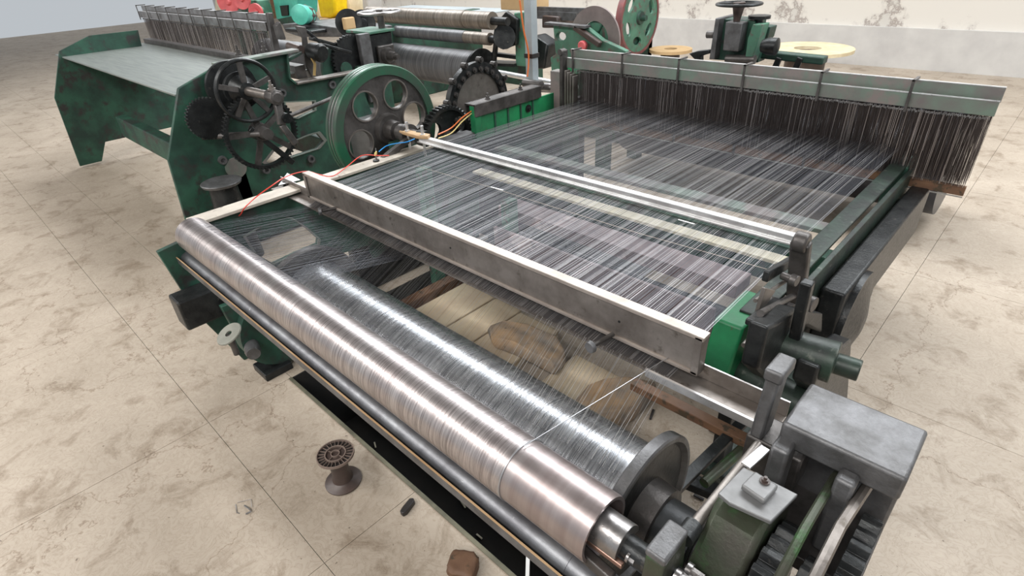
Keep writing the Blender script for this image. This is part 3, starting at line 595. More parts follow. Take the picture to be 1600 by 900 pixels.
o_ = MB().prism([[a_-d_*.004+n_*-.004, a_+n_*.012-d_*.0, a_+d_*.02+n_*.014, b_+n_*.012, b_+d_*.008, b_-n_*.012, a_+d_*.01-n_*.012]], (0, 0, .022)).build('metal_offcut', 'black', None, True, .003)
o_['label'] = 'short black bar offcut lying on the floor right of the spool'; o_['category'] = 'offcut'
def lump(name, p, s, m, label, cat, seed, rough=.15, rot=0, parent=None, rest=True, cuts=0):
    import bmesh
    from mathutils import noise
    bm = bmesh.new(); bmesh.ops.create_icosphere(bm, subdivisions=4, radius=1); cr_, sr_ = math.cos(rot), math.sin(rot)
    for v in bm.verts:
        q = v.co.copy(); e = .28
        q = Vector([math.copysign(abs(c_)**(1-e*1.6), c_) for c_ in q]); nn = 1+rough*noise.fractal(q*1.6+Vector((seed, 0, 0)), .6, 2, 4)
        q = Vector((q.x*s[0]*nn, q.y*s[1]*nn, q.z*s[2]*(1+.5*rough*noise.noise(q*2+Vector((0, seed, 0))))))
        v.co = Vector((q.x*cr_-q.y*sr_, q.x*sr_+q.y*cr_, q.z))
    if cuts:
        rn = random.Random(seed)
        for _ in range(cuts):
            n_ = Vector((rn.uniform(-1, 1), rn.uniform(-1, 1), rn.uniform(-.3, 1))).normalized(); d_ = rn.uniform(.72, .92)
            for v in bm.verts:
                q = Vector((v.co.x/s[0], v.co.y/s[1], v.co.z/s[2])); e = q.dot(n_)-d_
                if e > 0: q -= n_*e*.93; v.co = Vector((q.x*s[0], q.y*s[1], q.z*s[2]))
    zmin = min(v.co.z for v in bm.verts); me = bpy.data.meshes.new(name)
    for v in bm.verts: v.co.z -= zmin if rest else 0
    bm.to_mesh(me); bm.free(); me.materials.append(M[m])
    for pl_ in me.polygons: pl_.use_smooth = True
    if cuts: me.set_sharp_from_angle(angle=math.radians(22))
    o = bpy.data.objects.new(name, me); o.location = p; COL.objects.link(o)
    if parent: o.parent = parent; o.location = Vector(p)-parent.location
    if label: o['label'] = label
    if cat: o['category'] = cat
    return o
# wood block near the lower edge
lump('wood_block', (-.925, .612, 0), (.050, .046, .028), 'wood_dark', 'rounded brown wood block on the floor at the bottom edge', 'wood', 3, .12, .5)
o_ = MB().tube([az(382, 790, .004), az(389, 795, .010), az(392, 799, .006), az(384, 803, .004)], .003, 6).tube([az(368, 788, .003), az(370, 801, .003), az(374, 802, .003)], .0015, 6).tube([az(371, 785, .003), az(392, 780, .005), az(393, 792, .006)], .0012, 6).build('wire_scrap', 'steel')
o_['label'] = 'small twisted scrap of shiny wire on the floor left of the spool'; o_['category'] = 'scrap'
for q in ((1021, 640, 1016, 655), (1108, 671, 1128, 682), (1084, 773, 1100, 781)):
    o_ = MB().bar(az(q[0], q[1], .006), az(q[2], q[3], .006), .010, .008).build('metal_offcut', 'black', None, False, .002)
    o_['label'] = {1021: 'small dark steel offcut on the floor nearest the brown rubble under the loom', 1108: 'small dark steel offcut on the floor just left of the low grey bar', 1084: 'small dark steel offcut on the floor beside the warp beam flange'}[q[0]]; o_['category'] = 'offcut'; o_['group'] = 'steel offcuts under the loom'
ws = thing('washer_disc', az(358, 534, .42), 'pale grey disc with a centre hole at the far left below the pipe', 'disc')
c_ = az(358, 522, .50)
MB().lathe(c_, (.0, -.45, 1), [(-.003, .014), (-.003, .053), (0, .054), (.004, .052), (.004, .014)], 40, True).build('disc', 'pale_grey', ws)
MB().cyl(c_+Vector((0, 0, -.10)), c_+Vector((0, 0, -.004)), .012, n=12).build('stem', 'iron', ws)
# dark drive castings on the floor at the lower left
db = thing('drive_bracket', (-2.45, .62, 0), 'dark green drive bracket and guard standing under the left end of the pipe', 'bracket')
MB().prism([[ax(*q, -2.44) for q in ((345, 480), (372, 470), (395, 500), (420, 540), (455, 575), (430, 585), (405, 560), (385, 545), (362, 510))]], (-.03, 0, 0)).build('arm', 'green', db, bevel=.004)
MB().lathe(X(-2.42, .78, .23), (1, 0, 0), [(-.05, .20), (.03, .20), (.03, .18), (.02, .05)], 48).build('wheel_guard', 'green', db)
MB().lathe(ax(395, 548, -2.35), (1, -.3, 0), [(-.10, .03), (0, .036), (.03, .03)], 24).build('motor_end', 'grey_cast', db)
MB().box(-2.62, -2.5, .42, .62, .35, .5).build('gear_case', 'grease', db, False, .01)
MB().box(-2.50, -2.36, .62, .76, .0, .04).build('foot', 'grease', db, False, .004)

# pale slabs and rubble under the loom
for i, (a_, b_, c_, d_, lb) in enumerate(((-2.245, -1.985, 1.27, 1.83, 'pale yellow stone slab under the wires, farthest left of the row'), (-1.97, -1.775, 1.26, 1.82, 'pale yellow stone slab, second from the left of the row under the wires'),
        (-1.768, -1.50, 1.27, 1.80, 'pale yellow stone slab partly under the tan rubble lump'), (-1.31, -1.02, 1.29, 1.70, 'pale stone slab at the right end of the row, past the rubble lump'))):
    o_ = MB().box(a_, b_, c_, d_, 0, .05+.004*(i % 2)).build('stone_slab', 'brick', None, False, .006); o_['label'] = lb; o_['category'] = 'slab'; o_['group'] = 'stone slabs under the loom'
o_ = MB().box(-2.36, -2.29, 1.26, 1.98, 0, .07).build('timber_batten', 'wood_dark', None, False, .004); o_['label'] = 'worn timber batten on the floor left of the pale slabs'; o_['category'] = 'timber'
o_ = MB().box(-2.58, -2.38, 1.26, 1.95, 0, .012).build('dark_floor_sheet', 'dark', None, False, .003); o_['label'] = 'thin black sheet on the floor by the left side frame'; o_['category'] = 'dark sheet'  # thin black sheet standing for the dark floor left of the slabs
o_ = MB().box(-2.56, -1.5, 2.0, 2.9, 0, .012).box(-2.56, -2.54, 2.0, 2.9, .012, .04).box(-1.52, -1.5, 2.0, 2.9, .012, .04).build('dark_floor_sheet', 'dark', None, False, .003); o_['label'] = 'wide black sheet painting the shade under the wires behind the box bar'; o_['category'] = 'dark sheet'  # black sheet added to paint the shade inside the loom
def chunk(pts, z0, zt, label, m):
    top = [az(u, v, zt) for u, v in pts]; c = sum(top, Vector())/len(top); rn = random.Random(len(pts)*7+int(zt*1000)); n = len(top); mb = MB(); vs = []; 
    for f, zz in ((1.0, z0), (1.08, z0+(zt-z0)*.35), (1.04, z0+(zt-z0)*.8), (.90, zt)):
        for p in top:
            q = c+(p-c)*(f*rn.uniform(.95, 1.05)); vs.append(Vector((q.x, q.y, zz+(rn.uniform(-.006, .006) if zz > z0 else 0))))
    vs.append(Vector((c.x, c.y, zt+.006))); fs = []
    for r_ in range(3):
        for k in range(n): fs.append((r_*n+k, r_*n+(k+1) % n, (r_+1)*n+(k+1) % n, (r_+1)*n+k))
    for k in range(n): fs.append((3*n+k, 3*n+(k+1) % n, 4*n))
    fs.append(tuple(range(n-1, -1, -1))); mb.add(vs, fs)
    o = mb.build('rubble_lump', m, None, True, .006); o['label'] = label; o['category'] = 'rubble'; return o
chunk(((765, 507), (785, 497), (822, 504), (850, 516), (870, 524), (882, 545), (877, 560), (862, 566), (832, 552), (800, 536), (770, 526)), .056, .125, 'broken tan concrete lump lying on the pale slabs', 'rock')
chunk(((900, 618), (918, 600), (945, 588), (985, 586), (1024, 592), (1012, 612), (990, 632), (962, 645), (930, 648), (905, 640)), .0, .10, 'second tan rubble lump, nearer the right end of the box bar', 'rock')
o_ = lump('oily_rag', az(1122, 738, .0), (.035, .028, .02), 'dark', 'black oily rag on the floor at the right of the warp beam flange', 'rag', 5, .35)
o_ = lump('glove', az(1148, 722, .0), (.03, .018, .014), 'white', 'crumpled pale glove beside the black oily rag', 'glove', 8, .35)
o_ = MB().bar(az(825, 865, .10), az(824, 905, .10), .012, .006).build('tape_strip', 'white', None, False, .001); o_['label'] = 'white tape strip hanging below the gold edge at the bottom of the photo'; o_['category'] = 'tape'
# pit debris
o_ = MB()
for i in range(7):
    x_ = random.uniform(PX0+.2, PX1-.2); y_ = random.uniform(PY0+.15, PY0+.3); o_.bar((x_, y_, -.44), (x_+random.uniform(.03, .12), y_+random.uniform(-.02, .02), -.44), .007, .004)
o_ = o_.build('pit_scraps', 'cream', None, False); o_['label'] = 'scattered scraps lying in the dark floor pit'; o_['category'] = 'scraps'; o_['kind'] = 'stuff'

# ================================================================ NEIGHBOUR LOOM (left)
NX = -4.0
nb = thing('side_loom', (-4.6, 1.9, 0), 'dark green loom at the upper left with handwheel and cast side frame', 'loom')
N = lambda u, v: ax(u, v, NX)
o = [N(345, 99), N(445, 83), N(450, 121), N(460, 131), N(556, 112), X(NX, 2.5, .6), X(NX, 2.3, .02), X(NX, 2.0, .02), X(NX, 1.9, .2), X(NX, 1.2, .2), X(NX, 1.1, .02), X(NX, .9, .02), X(NX, .95, .7), X(NX, 1.15, 1.1)]
h1 = [N(415, 252), N(430, 233), N(480, 212), N(495, 208), N(505, 220), N(495, 232), N(440, 250), N(425, 256)]
h2 = [N(445, 160), N(490, 158), N(491, 172), N(465, 184), N(448, 182)]
MB().prism([o, h1, h2], (-.03, 0, 0)).build('side_frame', 'green', nb, bevel=.004)
for h_ in (h1, h2):
    q = [p+Vector((.012, 0, 0)) for p in h_]; ct = sum(q, Vector())/len(q)
    MB().prism([[ct+(p-ct)*1.12 for p in q], q], (-.03, 0, 0)).build('cutout_rim', 'pale_green', nb)
def strip(a, b, w_, t_, m, nm='flange'): return MB().bar(a, b, w_, t_).build(nm, m, nb, False, .003)
strip(N(335, 101), N(462, 78), .10, .018, 'pale_green', 'top_flange'); strip(N(460, 130), N(558, 111), .09, .015, 'dull_steel', 'top_flange')
strip(N(446, 84), N(450, 122), .06, .015, 'green'); strip(N(450, 122), N(461, 131), .06, .015, 'green')
strip(N(440, 297), N(525, 270), .05, .02, 'pale_green')
for u, v in ((373, 86), (413, 80)): bolt(N(u, v)+Vector((0, 0, .0)), (0, 0, 1), .014, .04, nb, 'iron')
for u, v in ((518, 132), (485, 248), (440, 145), (415, 265), (347, 250)): MB().lathe(N(u, v), (1, 0, 0), [(0, .03), (.02, .028), (.02, .015), (.005, .014)], 18).build('boss', 'grey_cast', nb)
MB().lathe(N(368, 262), (1, 0, 0), [(0, .07), (.015, .07), (.015, .06)], 28).build('cover_disc', 'pale_green', nb)
# big handwheel with brake drum
hc = (1.44, 1.065); HX = -3.70
h_ = MB().lathe(X(HX, *hc), (1, 0, 0), [(.018*math.sin(a), .181+.012*math.cos(a)) for a in [2*math.pi*k/10 for k in range(10)]], 64, True).build('handwheel', 'grease', nb)
s_ = MB(); spokes(s_, HX, hc[0], hc[1], .04, .18, 5, .03, .02, .3); s_.build('spoke', 'iron', h_)
MB().lathe(X(HX-.12, *hc), (1, 0, 0), [(0, .10), (.05, .11), (.06, .11), (.06, .09), (.10, .06), (.14, .05), (.14, .03)], 40).build('drum', 'grease', h_)
MB().lathe(X(HX-.24, *hc), (1, 0, 0), [(0, .16), (.03, .16), (.03, .05)], 40).build('disc', 'grease', nb)
tip = ax(431, 152, -3.42)
MB().cyl(X(HX, *hc), tip, .028).build('crank_shaft', 'dull_steel', nb)
MB().lathe(tip-Vector((.07, 0, 0)), (1, 0, 0), [(0, .045), (.09, .045), (.09, .035), (.095, .03)], 8).build('crank_head', 'iron', nb, bevel=.004)
bolt(tip+Vector((-.03, 0, .04)), (0, 0, 1), .016, .035, nb, 'dull_steel')
MB().bar(tip+Vector((-.02, .01, -.02)), ax(440, 195, -3.42), .045, .035, (1, 0, 0)).bar(ax(440, 195, -3.42), ax(462, 225, -3.40), .04, .03, (1, 0, 0)).build('crank_arm', 'iron', nb, bevel=.006)
MB().cyl(ax(448, 183, -3.42), ax(520, 153, -3.42), .012).build('connecting_rod', 'iron', nb)
MB().lathe(ax(446, 184, -3.42)-Vector((.02, 0, 0)), (1, 0, 0), [(0, .03), (.05, .03)], 18).build('rod_eye', 'grease', nb)
# lower gear wheel
gc = (1.466, .80)
g_ = MB().prism([gear_loop(-3.70, *gc, .242, 60, .012), list(reversed(circ(-3.70, *gc, .215, 48)))], (-.045, 0, 0)).build('gear_wheel', 'grease', nb)
s_ = MB(); spokes(s_, -3.72, gc[0], gc[1], .03, .22, 5, .035, .02, .55); s_.build('spoke', 'iron', g_)
MB().lathe(X(-3.78, *gc), (1, 0, 0), [(0, .06), (.08, .055), (.08, .04), (.16, .035)], 24).build('hub', 'iron', g_)
MB().cyl(X(-3.95, 1.18, .80), X(-3.66, 1.46, .80), .02).build('connecting_rod', 'iron', nb)
MB().bar(X(-3.72, 1.40, .84), X(-3.72, 1.62, .55), .035, .03, (1, 0, 0)).build('connecting_rod', 'grease', nb, bevel=.004)
MB().prism([gear_loop(-3.86, 1.22, .92, .13, 36, .01)], (-.03, 0, 0)).build('gear_wheel', 'grease', nb)
MB().box(-4.0, -3.9, 1.05, 2.6, .02, .12).build('foot_rail', 'green', nb, False, .01)
MB().box(-6.8, -4.0, 1.3, 1.4, .3, .5).build('cross_beam', 'green', nb, False, .01)
MB().prism([[p+Vector((-3.2, 0, 0)) for p in o]], (-.03, 0, 0)).build('side_frame', 'green', nb)
MB().box(-6.8, -4.0, 2.3, 2.4, .2, .4).build('cross_beam', 'green', nb, False, .01)
# cloth and beam of that loom
MB().box(-7.5, -4.12, 1.15, 2.08, 1.04, 1.05).build('woven_mesh', mat('woven_mesh', (.26, .28, .26), .4, .4, (.18, .20, .19), 3, .4, 200, stretch=(1, 20, 1)), nb, False, label='fine grey woven mesh stretched across the side loom')
MB().box(-7.5, -4.1, 1.98, 2.06, 1.0, 1.09).build('reed_rail', 'iron', nb, False, .003)
b0 = 2.47
MB().lathe(X(-5.6, b0, .98), (1, 0, 0), [(0, .155), (1.30, .155)], 48).build('wire_winding', 'roll_far', nb)
MB().lathe(X(-4.30, b0, .98), (1, 0, 0), [(0, .04), (0, .19), (.03, .19), (.03, .06), (.07, .05)], 40).build('beam_flange', 'green', nb)
MB().prism([[ax(*q, -4.1) for q in ((462, 40), (478, 42), (482, 72), (498, 80), (490, 96), (488, 122), (476, 95), (474, 60))]], (-.03, 0, 0)).build('swing_arm', 'iron', nb, bevel=.005)
MB().lathe(ax(497, 82, -4.0), (1, .2, -.1), [(-.09, .04), (-.06, .06), (.03, .065), (.05, .05)], 20).build('counterweight', 'grease', nb)
MB().bar(ax(505, 70, -4.15), ax(548, 82, -4.15), .04, .02).bar(ax(478, 48, -4.2), ax(500, 66, -4.2), .03, .02).bar(ax(486, 60, -4.2), ax(530, 72, -4.3), .05, .02).build('linkage', 'grease', nb, bevel=.004)
MB().bar(ax(438, 100, -4.05), ax(470, 82, -4.05), .04, .02).build('linkage', 'green', nb, bevel=.004)
MB().cyl(ax(452, 72, -4.2), ax(470, 78, -4.05), .03).build('shaft_end', 'brown_plastic', nb)
MB().tube([ax(486, 88, -4.02), ax(492, 100, -4.02), ax(491, 118, -4.02)], .01, 8).build('hook', 'brass', nb)
nh = thing('heddle_frame', (-5.5, 2.1, 1.0), 'grey heddle frame hung with brown wires at the upper left corner', 'heddle frame')
harness(nh, -7.6, -4.56, 2.1, 1.40, 1.08, 3, .008, False, 4, 'steel', 10)
MB().prism([[ax(*q, -4.5) for q in ((418, 20), (426, 20), (443, 104), (434, 108))]], (-.04, 0, 0)).build('end_post', 'iron', nh, bevel=.004)
MB().prism([[ax(*q, -4.4) for q in ((432, 40), (438, 34), (447, 60), (446, 62), (438, 62))]], (-.06, 0, 0)).build('end_plate', 'iron', nh, bevel=.004)

gd = thing('grey_drum', az(566, 178, .66)+Vector((0, 0, -.66)), 'pale grey drum standing behind the holes of the big flywheel', 'drum')
c_ = az(566, 178, .66); MB().lathe((c_.x, c_.y, 0), (0, 0, 1), [(0, .19), (.64, .19), (.66, .2), (.66, .18), (.655, .17)], 40).build('shell', 'plate', gd)
# worm gear box with handwheel between the looms
gb = thing('gearbox', (-4.3, 2.8, .9), 'dark green-grey gearbox with a steel handwheel on top, above the big green flywheel', 'gearbox')
GX = -4.2
q_ = [ax(*p, GX) for p in ((578, 55), (612, 49), (616, 97), (580, 98))]
MB().prism([q_], (-.30, 0, 0)).build('box', 'grease', gb, bevel=.008)
MB().box(-4.52, -4.18, q_[0].y-.02, q_[1].y+.02, 1.205, 1.225).build('lid', 'sage', gb, False, .004)
MB().box(-4.22, -4.17, q_[0].y-.12, q_[0].y-.02, .70, 1.22).build('side_plate', 'grey_cast', gb, False, .004)
fc = ax(602, 86, GX)
MB().box(GX, GX+.03, fc.y-.08, fc.y+.08, fc.z-.08, fc.z+.08).build('bearing_flange', 'iron', gb, False, .01)
MB().lathe(fc+Vector((.03, 0, 0)), (1, 0, 0), [(0, .065), (.04, .055), (.04, .035), (.11, .03), (.11, .018), (.15, .018)], 24).build('shaft_end', 'iron', gb)
MB().prism([gear_loop(-4.24, q_[0].y-.16, 1.03, .19, 40, .014)], (-.04, 0, 0)).build('gear_wheel', 'grease', gb)
MB().box(-4.5, -4.2, 2.55, 2.85, 0, .99).build('stand', 'green', gb, False, .01)
hc_ = ax(593, 19, -4.3); 
hw_ = MB().lathe(hc_, (0, 0, 1), [(.012*math.sin(a), .17+.014*math.cos(a)) for a in [2*math.pi*k/8 for k in range(8)]], 48, True).build('handwheel', 'steel', gb)
s_ = MB()
for k_ in range(4): a = k_*math.pi/2+.4; s_.bar(hc_, hc_+Vector((.165*math.cos(a), .165*math.sin(a), 0)), .03, .012)
s_.build('spoke', 'steel', hw_); MB().cyl((hc_.x, hc_.y, 1.21), (hc_.x, hc_.y, hc_.z+.02), .028).build('spindle', 'iron', gb)
for p, m1, lb in (((545, 36), 'orange', 'small black reel with an orange block in it, left of the gearbox'), ((567, 37), 'grease', 'small black reel beside the gearbox handwheel')):
    c_ = ax(*p, -5.0); t_ = thing('cable_reel', (c_.x, c_.y, c_.z-.12), lb, 'reel')
    MB().lathe(c_, (1, -.5, .2), [(-.04, .11), (-.03, .12), (.0, .12), (.0, .10), (-.01, .05), (.0, .04), (.0, .01)], 28).build('drum', 'grease', t_)
    if m1 == 'orange': MB().box(c_.x, c_.x+.05, c_.y-.07, c_.y+.04, c_.z-.05, c_.z+.05).build('block', 'card', t_, False, .01)
    MB().box(c_.x-.08, c_.x, c_.y-.06, c_.y+.06, 0, c_.z-.11).build('stand', 'grease', t_, False)
stl = thing('stool', az(345, 283, .55)*1+Vector((0, 0, -.55)), 'round grey-topped stool at the left edge beneath the side loom', 'stool')
c_ = az(345, 283, .55)
MB().lathe(c_, (0, 0, 1), [(-.02, .118), (-.004, .125), (0, .12)], 40).build('seat', 'grey_cast', stl)
MB().lathe((c_.x, c_.y, 0), (0, 0, 1), [(0, .12), (.53, .085)], 28).build('base', 'grease', stl)

# ================================================================ PERFORATED SPROCKET
sk = thing('sprocket_disc', (-3.0, 2.737, .51), 'brown-grey disc edged with black roller chain studs, beyond the flywheel', 'sprocket')
c, y, z, r = -3.0, 2.737, .804, .285
MB().lathe(X(c, y, z), (1, 0, 0), [(-.02, r-.03), (0, r-.03), (0, .02)], 64).build('disc', 'dull_steel', sk)
MB().lathe(X(c, y, z), (1, 0, 0), [(-.03, r-.07), (-.03, r), (.012, r), (.012, r-.07)], 64, True).build('chain_ring', 'grease', sk)
proto = None
for k_ in range(26):
    a = 2*math.pi*k_/26
    for rr, s_ in ((r-.045, .018), (r+.012, .02)):
        if rr > r and k_ % 2: continue
        cc = X(c+.012, y+rr*math.cos(a), z+rr*math.sin(a))
        if s_ not in (proto or {}):
            ob = MB().lathe(cc, (1, 0, 0), [(-.03, s_), (.012, s_), (.012, s_*.5), (.02, s_*.5)], 12).build('chain_stud', 'iron', sk)
            proto = proto or {}; proto[s_] = (ob, cc)
        else:
            ob = proto[s_][0].copy(); ob.location = cc-proto[s_][1]; COL.objects.link(ob)
MB().cyl(X(-3.3, y, z), X(-2.68, y, z), .04).build('axle', 'iron', sk)
MB().box(-3.12, -3.04, y-.1, y+.1, 0, z).build('stand', 'green', sk, False, .01)

# ================================================================ COLUMN, TUBES
cl = thing('metal_column', az(833, 128, .9)*1, 'pale galvanised square column rising past the loom near the top centre', 'column')
cb = ax(834, 128, -2.95)
MB().box(-3.0, -2.93, cb.y-.03, cb.y+.035, .0, 3.2).build('sheath', 'galv', cl, False, .004)
tb = ax(832, 88, -2.93); MB().box(-3.006, -2.924, cb.y-.036, cb.y+.041, tb.z-.015, tb.z+.015).build('tape_band', 'black', cl, False)
MB().lathe(ax(838, 132, -2.85), (1, 0, 0), [(-.12, .03), (.05, .03)], 16).build('clamp', 'iron', cl)
def rod(name, a, b, r, m, label, cat='tube'):
    o = MB().cyl(a, b, r).build(name, m); o['label'] = label; o['category'] = cat; return o
rod('steel_tube', ax(768, 111, -4.0), ax(900, 136, -2.6), .022, 'alu', 'bright tube passing behind the pale column, upper of two')
rod('steel_tube', ax(840, 136, -2.9), ax(882, 139, -2.62), .035, 'steel', 'grey tube clamped to the foot of the pale column')

# ================================================================ FAR LOOM (upper centre)
fl = thing('far_loom', (-5.6, 4.8, 0), 'far loom with two thin wire rollers above one thick beam, top centre', 'loom')
def cylang(up, lo, z0):
    m_ = math.radians((up+lo)/2); h_ = math.radians((lo-up)/2); D = (H-z0)/math.sin(m_); return D*math.cos(m_), D*math.sin(h_)
yb, rbm = cylang(12.15, 17.07, .55)
XL, XR = -6.8, ay(750, 90, yb).x
MB().lathe(X(XL, yb, .55), (1, 0, 0), [(0, rbm), (XR-XL, rbm)], 64).build('wire_winding', 'roll_far', fl)
MB().lathe(X(XR-.01, yb, .55), (1, 0, 0), [(0, .1), (0, rbm+.035), (.03, rbm+.035), (.03, .08), (.09, .07)], 48).build('beam_flange', 'grease', fl)
y2, r2 = cylang(9.8, 11.25, .88); y1_, r1 = cylang(7.15, 9.45, 1.10)
for (yy, rr, zz, m_, ul, ur, v) in ((y2, r2*1.15, .88, 'roll_far', 618, 768, 60), (y1_, r1, 1.10, 'roll_tan', 620, 772, 35)):
    xl = ay(ul, v-20, yy).x; xr = ay(ur, v, yy).x
    MB().lathe(X(xl-.6, yy, zz), (1, 0, 0), [(0, rr), (xr-xl+.6-.42, rr)], 48).build('wire_winding', m_, fl)
    MB().lathe(X(xr-.44, yy, zz), (1, 0, 0), [(0, rr-.004), (.42, rr-.004), (.42, .05)], 48).build('roller_tube', 'roll_tan', fl)
    MB().cyl(X(xr-.03, yy, zz), X(xr+.2, yy, zz), .04).build('axle', 'grease', fl)
MB().box(ay(640, 8, 5.9).x-.6, ay(770, 14, 5.9).x, 5.6, 6.4, .98, .99).build('mesh_sheet', 'galv', fl, False)
fx = ay(790, 60, 5.0).x
MB().prism([[ay(*q, 4.75) for q in ((803, 20), (824, 18), (828, 105), (806, 103))]], (0, .06, 0)).build('post', 'sage', fl, bevel=.01)
MB().prism([[ay(*q, 4.7) for q in ((772, 40), (790, 18), (808, 30), (806, 70), (785, 78), (770, 62))]], (0, .05, 0)).build('bearing_bracket', 'grease', fl, bevel=.01)
MB().cyl(ay(788, 58, 4.72), ay(788, 58, 4.60), .12).build('bearing', 'grease', fl)
MB().tube([ay(772, 95, 4.7), ay(775, 68, 4.7), ay(784, 62, 4.7)], .03, 8).build('lever', 'grease', fl)
MB().bar(ay(768, 84, 4.8), ay(815, 90, 4.8), .06, .04).bar(ay(765, 98, 4.8), ay(812, 100, 4.8), .2, .03).build('cross_bar', 'grease', fl)
MB().box(-6.7, fx, 5.5, 5.65, .2, .45).build('cross_bar', 'green', fl, False, .01)
MB().box(-6.75, -6.6, 4.4, 6.2, 0, 1.0).build('side_frame', 'green', fl, False, .01)
MB().prism([[ay(*q, 4.9) for q in ((818, 62), (834, 55), (856, 70), (850, 108), (822, 108))]], (0, .2, 0)).build('gear_case', 'grease', fl, bevel=.02)
o_ = MB().box(ay(782, 8, 5.2).x-.0, ay(822, 8, 5.2).x, 5.2, 5.6, ay(800, 16, 5.2).z, ay(800, 16, 5.2).z+.4).build('carton_box', 'card', None, False, .01); o_['label'] = 'tan carton on the far loom, left of the pale column'; o_['category'] = 'carton'

# ================================================================ GREEN MACHINE WITH THE GREY DISC
gm = thing('green_machine', (-3.9, 4.6, 0), 'sage green machine with a big grey disc, right of the pale column', 'machine')
GY = 4.5
MB().prism([[ay(*q, GY) for q in ((864, 38), (915, 42), (940, 62), (978, 80), (978, 110), (862, 118), (860, 90), (868, 85))], list(reversed([ay(876+8*math.cos(a), 57+7*math.sin(a), GY) for a in [math.pi*k/6 for k in range(12)]]))], (0, .06, 0)).build('side_frame', 'sage', gm, bevel=.006)
MB().bar(ay(855, 36, GY-.02), ay(918, 42, GY-.02), .09, .02).build('top_flange', 'grey_cast', gm)
MB().bar(ay(898, 42, GY-.04), ay(938, 70, GY-.04), .05, .05).build('brace', 'brown_plastic', gm, bevel=.01)
dc = ay(928, 62, 4.62)
MB().lathe(dc, (0, 1, 0), [(0, .16), (0, .285), (.02, .285), (.02, .16)], 64, True).build('disc', mat('grey_disc', (.27, .22, .21), .45, .3, (.2, .16, .155), 5), gm)
MB().lathe(dc+Vector((0, .03, 0)), (0, 1, 0), [(0, .02), (0, .16), (.02, .16)], 40).build('disc_face', 'sage', gm)
s_ = MB()
for k_ in range(6): a = k_*math.pi/3; s_.bar(dc+Vector((0, .02, 0)), dc+Vector((.155*math.cos(a), .02, .155*math.sin(a))), .012, .01, (0, 1, 0))
s_.build('spoke', 'green', gm)
MB().lathe(ay(912, 71, GY-.05), (0, -1, 0), [(0, .045), (.03, .045), (.04, .035)], 16).build('red_knob', 'pink', gm, label='coral red knob')
MB().box(-3.9, -3.0, 4.7, 5.2, .0, .75).build('base', 'green', gm, False, .02)
MB().bar(ay(840, 14, 5.4), ay(925, 17, 5.4), .05, .05).bar(ay(838, 22, 5.4), ay(905, 26, 5.4), .1, .08).build('cross_rail', 'grey_cast', gm)
MB().prism([[ay(*q, 5.3) for q in ((846, 24), (872, 26), (872, 44), (846, 44))]], (0, .3, 0)).build('motor', 'brown_plastic', gm, bevel=.02)
o_ = MB().box(*sorted((ay(873, 95, 4.0).x, ay(884, 95, 4.0).x)), 4.0, 4.1, 0, ay(878, 96, 4.0).z).build('green_post', 'bright_green', None, False, .004); o_['label'] = 'bright green upright just left of the heddle frame post'; o_['category'] = 'post'
# far wheels
rw = thing('wheel', (-4.7, 7.4, 0), 'tall green wheel with oval holes and a red rim, by the back wall', 'wheel')
wc = ax(1000, 28, -4.6); wr = .47
hl = []
for k_ in range(6):
    a = k_*math.pi/3+.4; hl.append(list(reversed([wc+Vector((0, .29*math.cos(a)+.10*math.cos(b)*math.cos(a+1.57)+.055*math.sin(b)*math.cos(a), .29*math.sin(a)+.10*math.cos(b)*math.sin(a+1.57)+.055*math.sin(b)*math.sin(a))) for b in [2*math.pi*j/14 for j in range(14)]])))
MB().prism([[wc+Vector((0, (wr-.03)*math.cos(a), (wr-.03)*math.sin(a))) for a in [2*math.pi*k/64 for k in range(64)]]]+hl, (-.03, 0, 0)).build('web', 'sage', rw)
MB().lathe(wc, (1, 0, 0), [(-.08, wr-.035), (-.08, wr), (.01, wr), (.01, wr-.035)], 64, True).build('rim', 'redrim', rw)
MB().lathe(wc, (1, 0, 0), [(0, .09), (.03, .08), (.03, .04), (.10, .035)], 24).build('hub', 'green', rw)
MB().box(wc.x-.15, wc.x-.05, wc.y+.35, wc.y+.46, 0, 1.6).build('post', 'green', rw, False, .01)
MB().box(wc.x-.15, wc.x-.05, wc.y-.1, wc.y+.46, .0, .62).build('stand', 'green', rw, False, .01)
# right-hand gearbox with handwheel
rg = thing('gearbox', (-1.9, 4.2, .7), 'green gearbox with a dark handwheel on top against the plaster wall at the upper right', 'gearbox')
GY = 4.2
def poly(name, m, pts, y_, t_, bev=.006, par=rg): return MB().prism([[ay(*q, y_) for q in pts]], (0, t_, 0)).build(name, m, par, bevel=bev)
poly('side_plate', 'grey_cast', ((1118, 28), (1124, 29), (1116, 93), (1108, 93)), GY-.03, .25)
poly('box', 'green', ((1122, 29), (1180, 33), (1168, 97), (1112, 93)), GY+.05, .2)
poly('front_plate', 'grey_cast', ((1134, 34), (1160, 36), (1153, 81), (1129, 79)), GY-.06, .10)
poly('bracket', 'sage', ((1176, 38), (1192, 38), (1182, 72), (1172, 99), (1163, 98), (1168, 60)), GY-.02, .12)
poly('bracket', 'green', ((1180, 40), (1204, 42), (1199, 60), (1188, 72), (1184, 98), (1176, 98)), GY+.1, .12)
hc_ = ay(1155, 6, GY)
hw_ = MB().lathe(hc_, (0, 0, 1), [(.010*math.sin(a), .145+.013*math.cos(a)) for a in [2*math.pi*k/8 for k in range(8)]], 48, True).build('handwheel', 'grease', rg)
s_ = MB()
for k_ in range(4): a = k_*math.pi/2+.2; s_.bar(hc_, hc_+Vector((.14*math.cos(a), .14*math.sin(a), 0)), .03, .012)
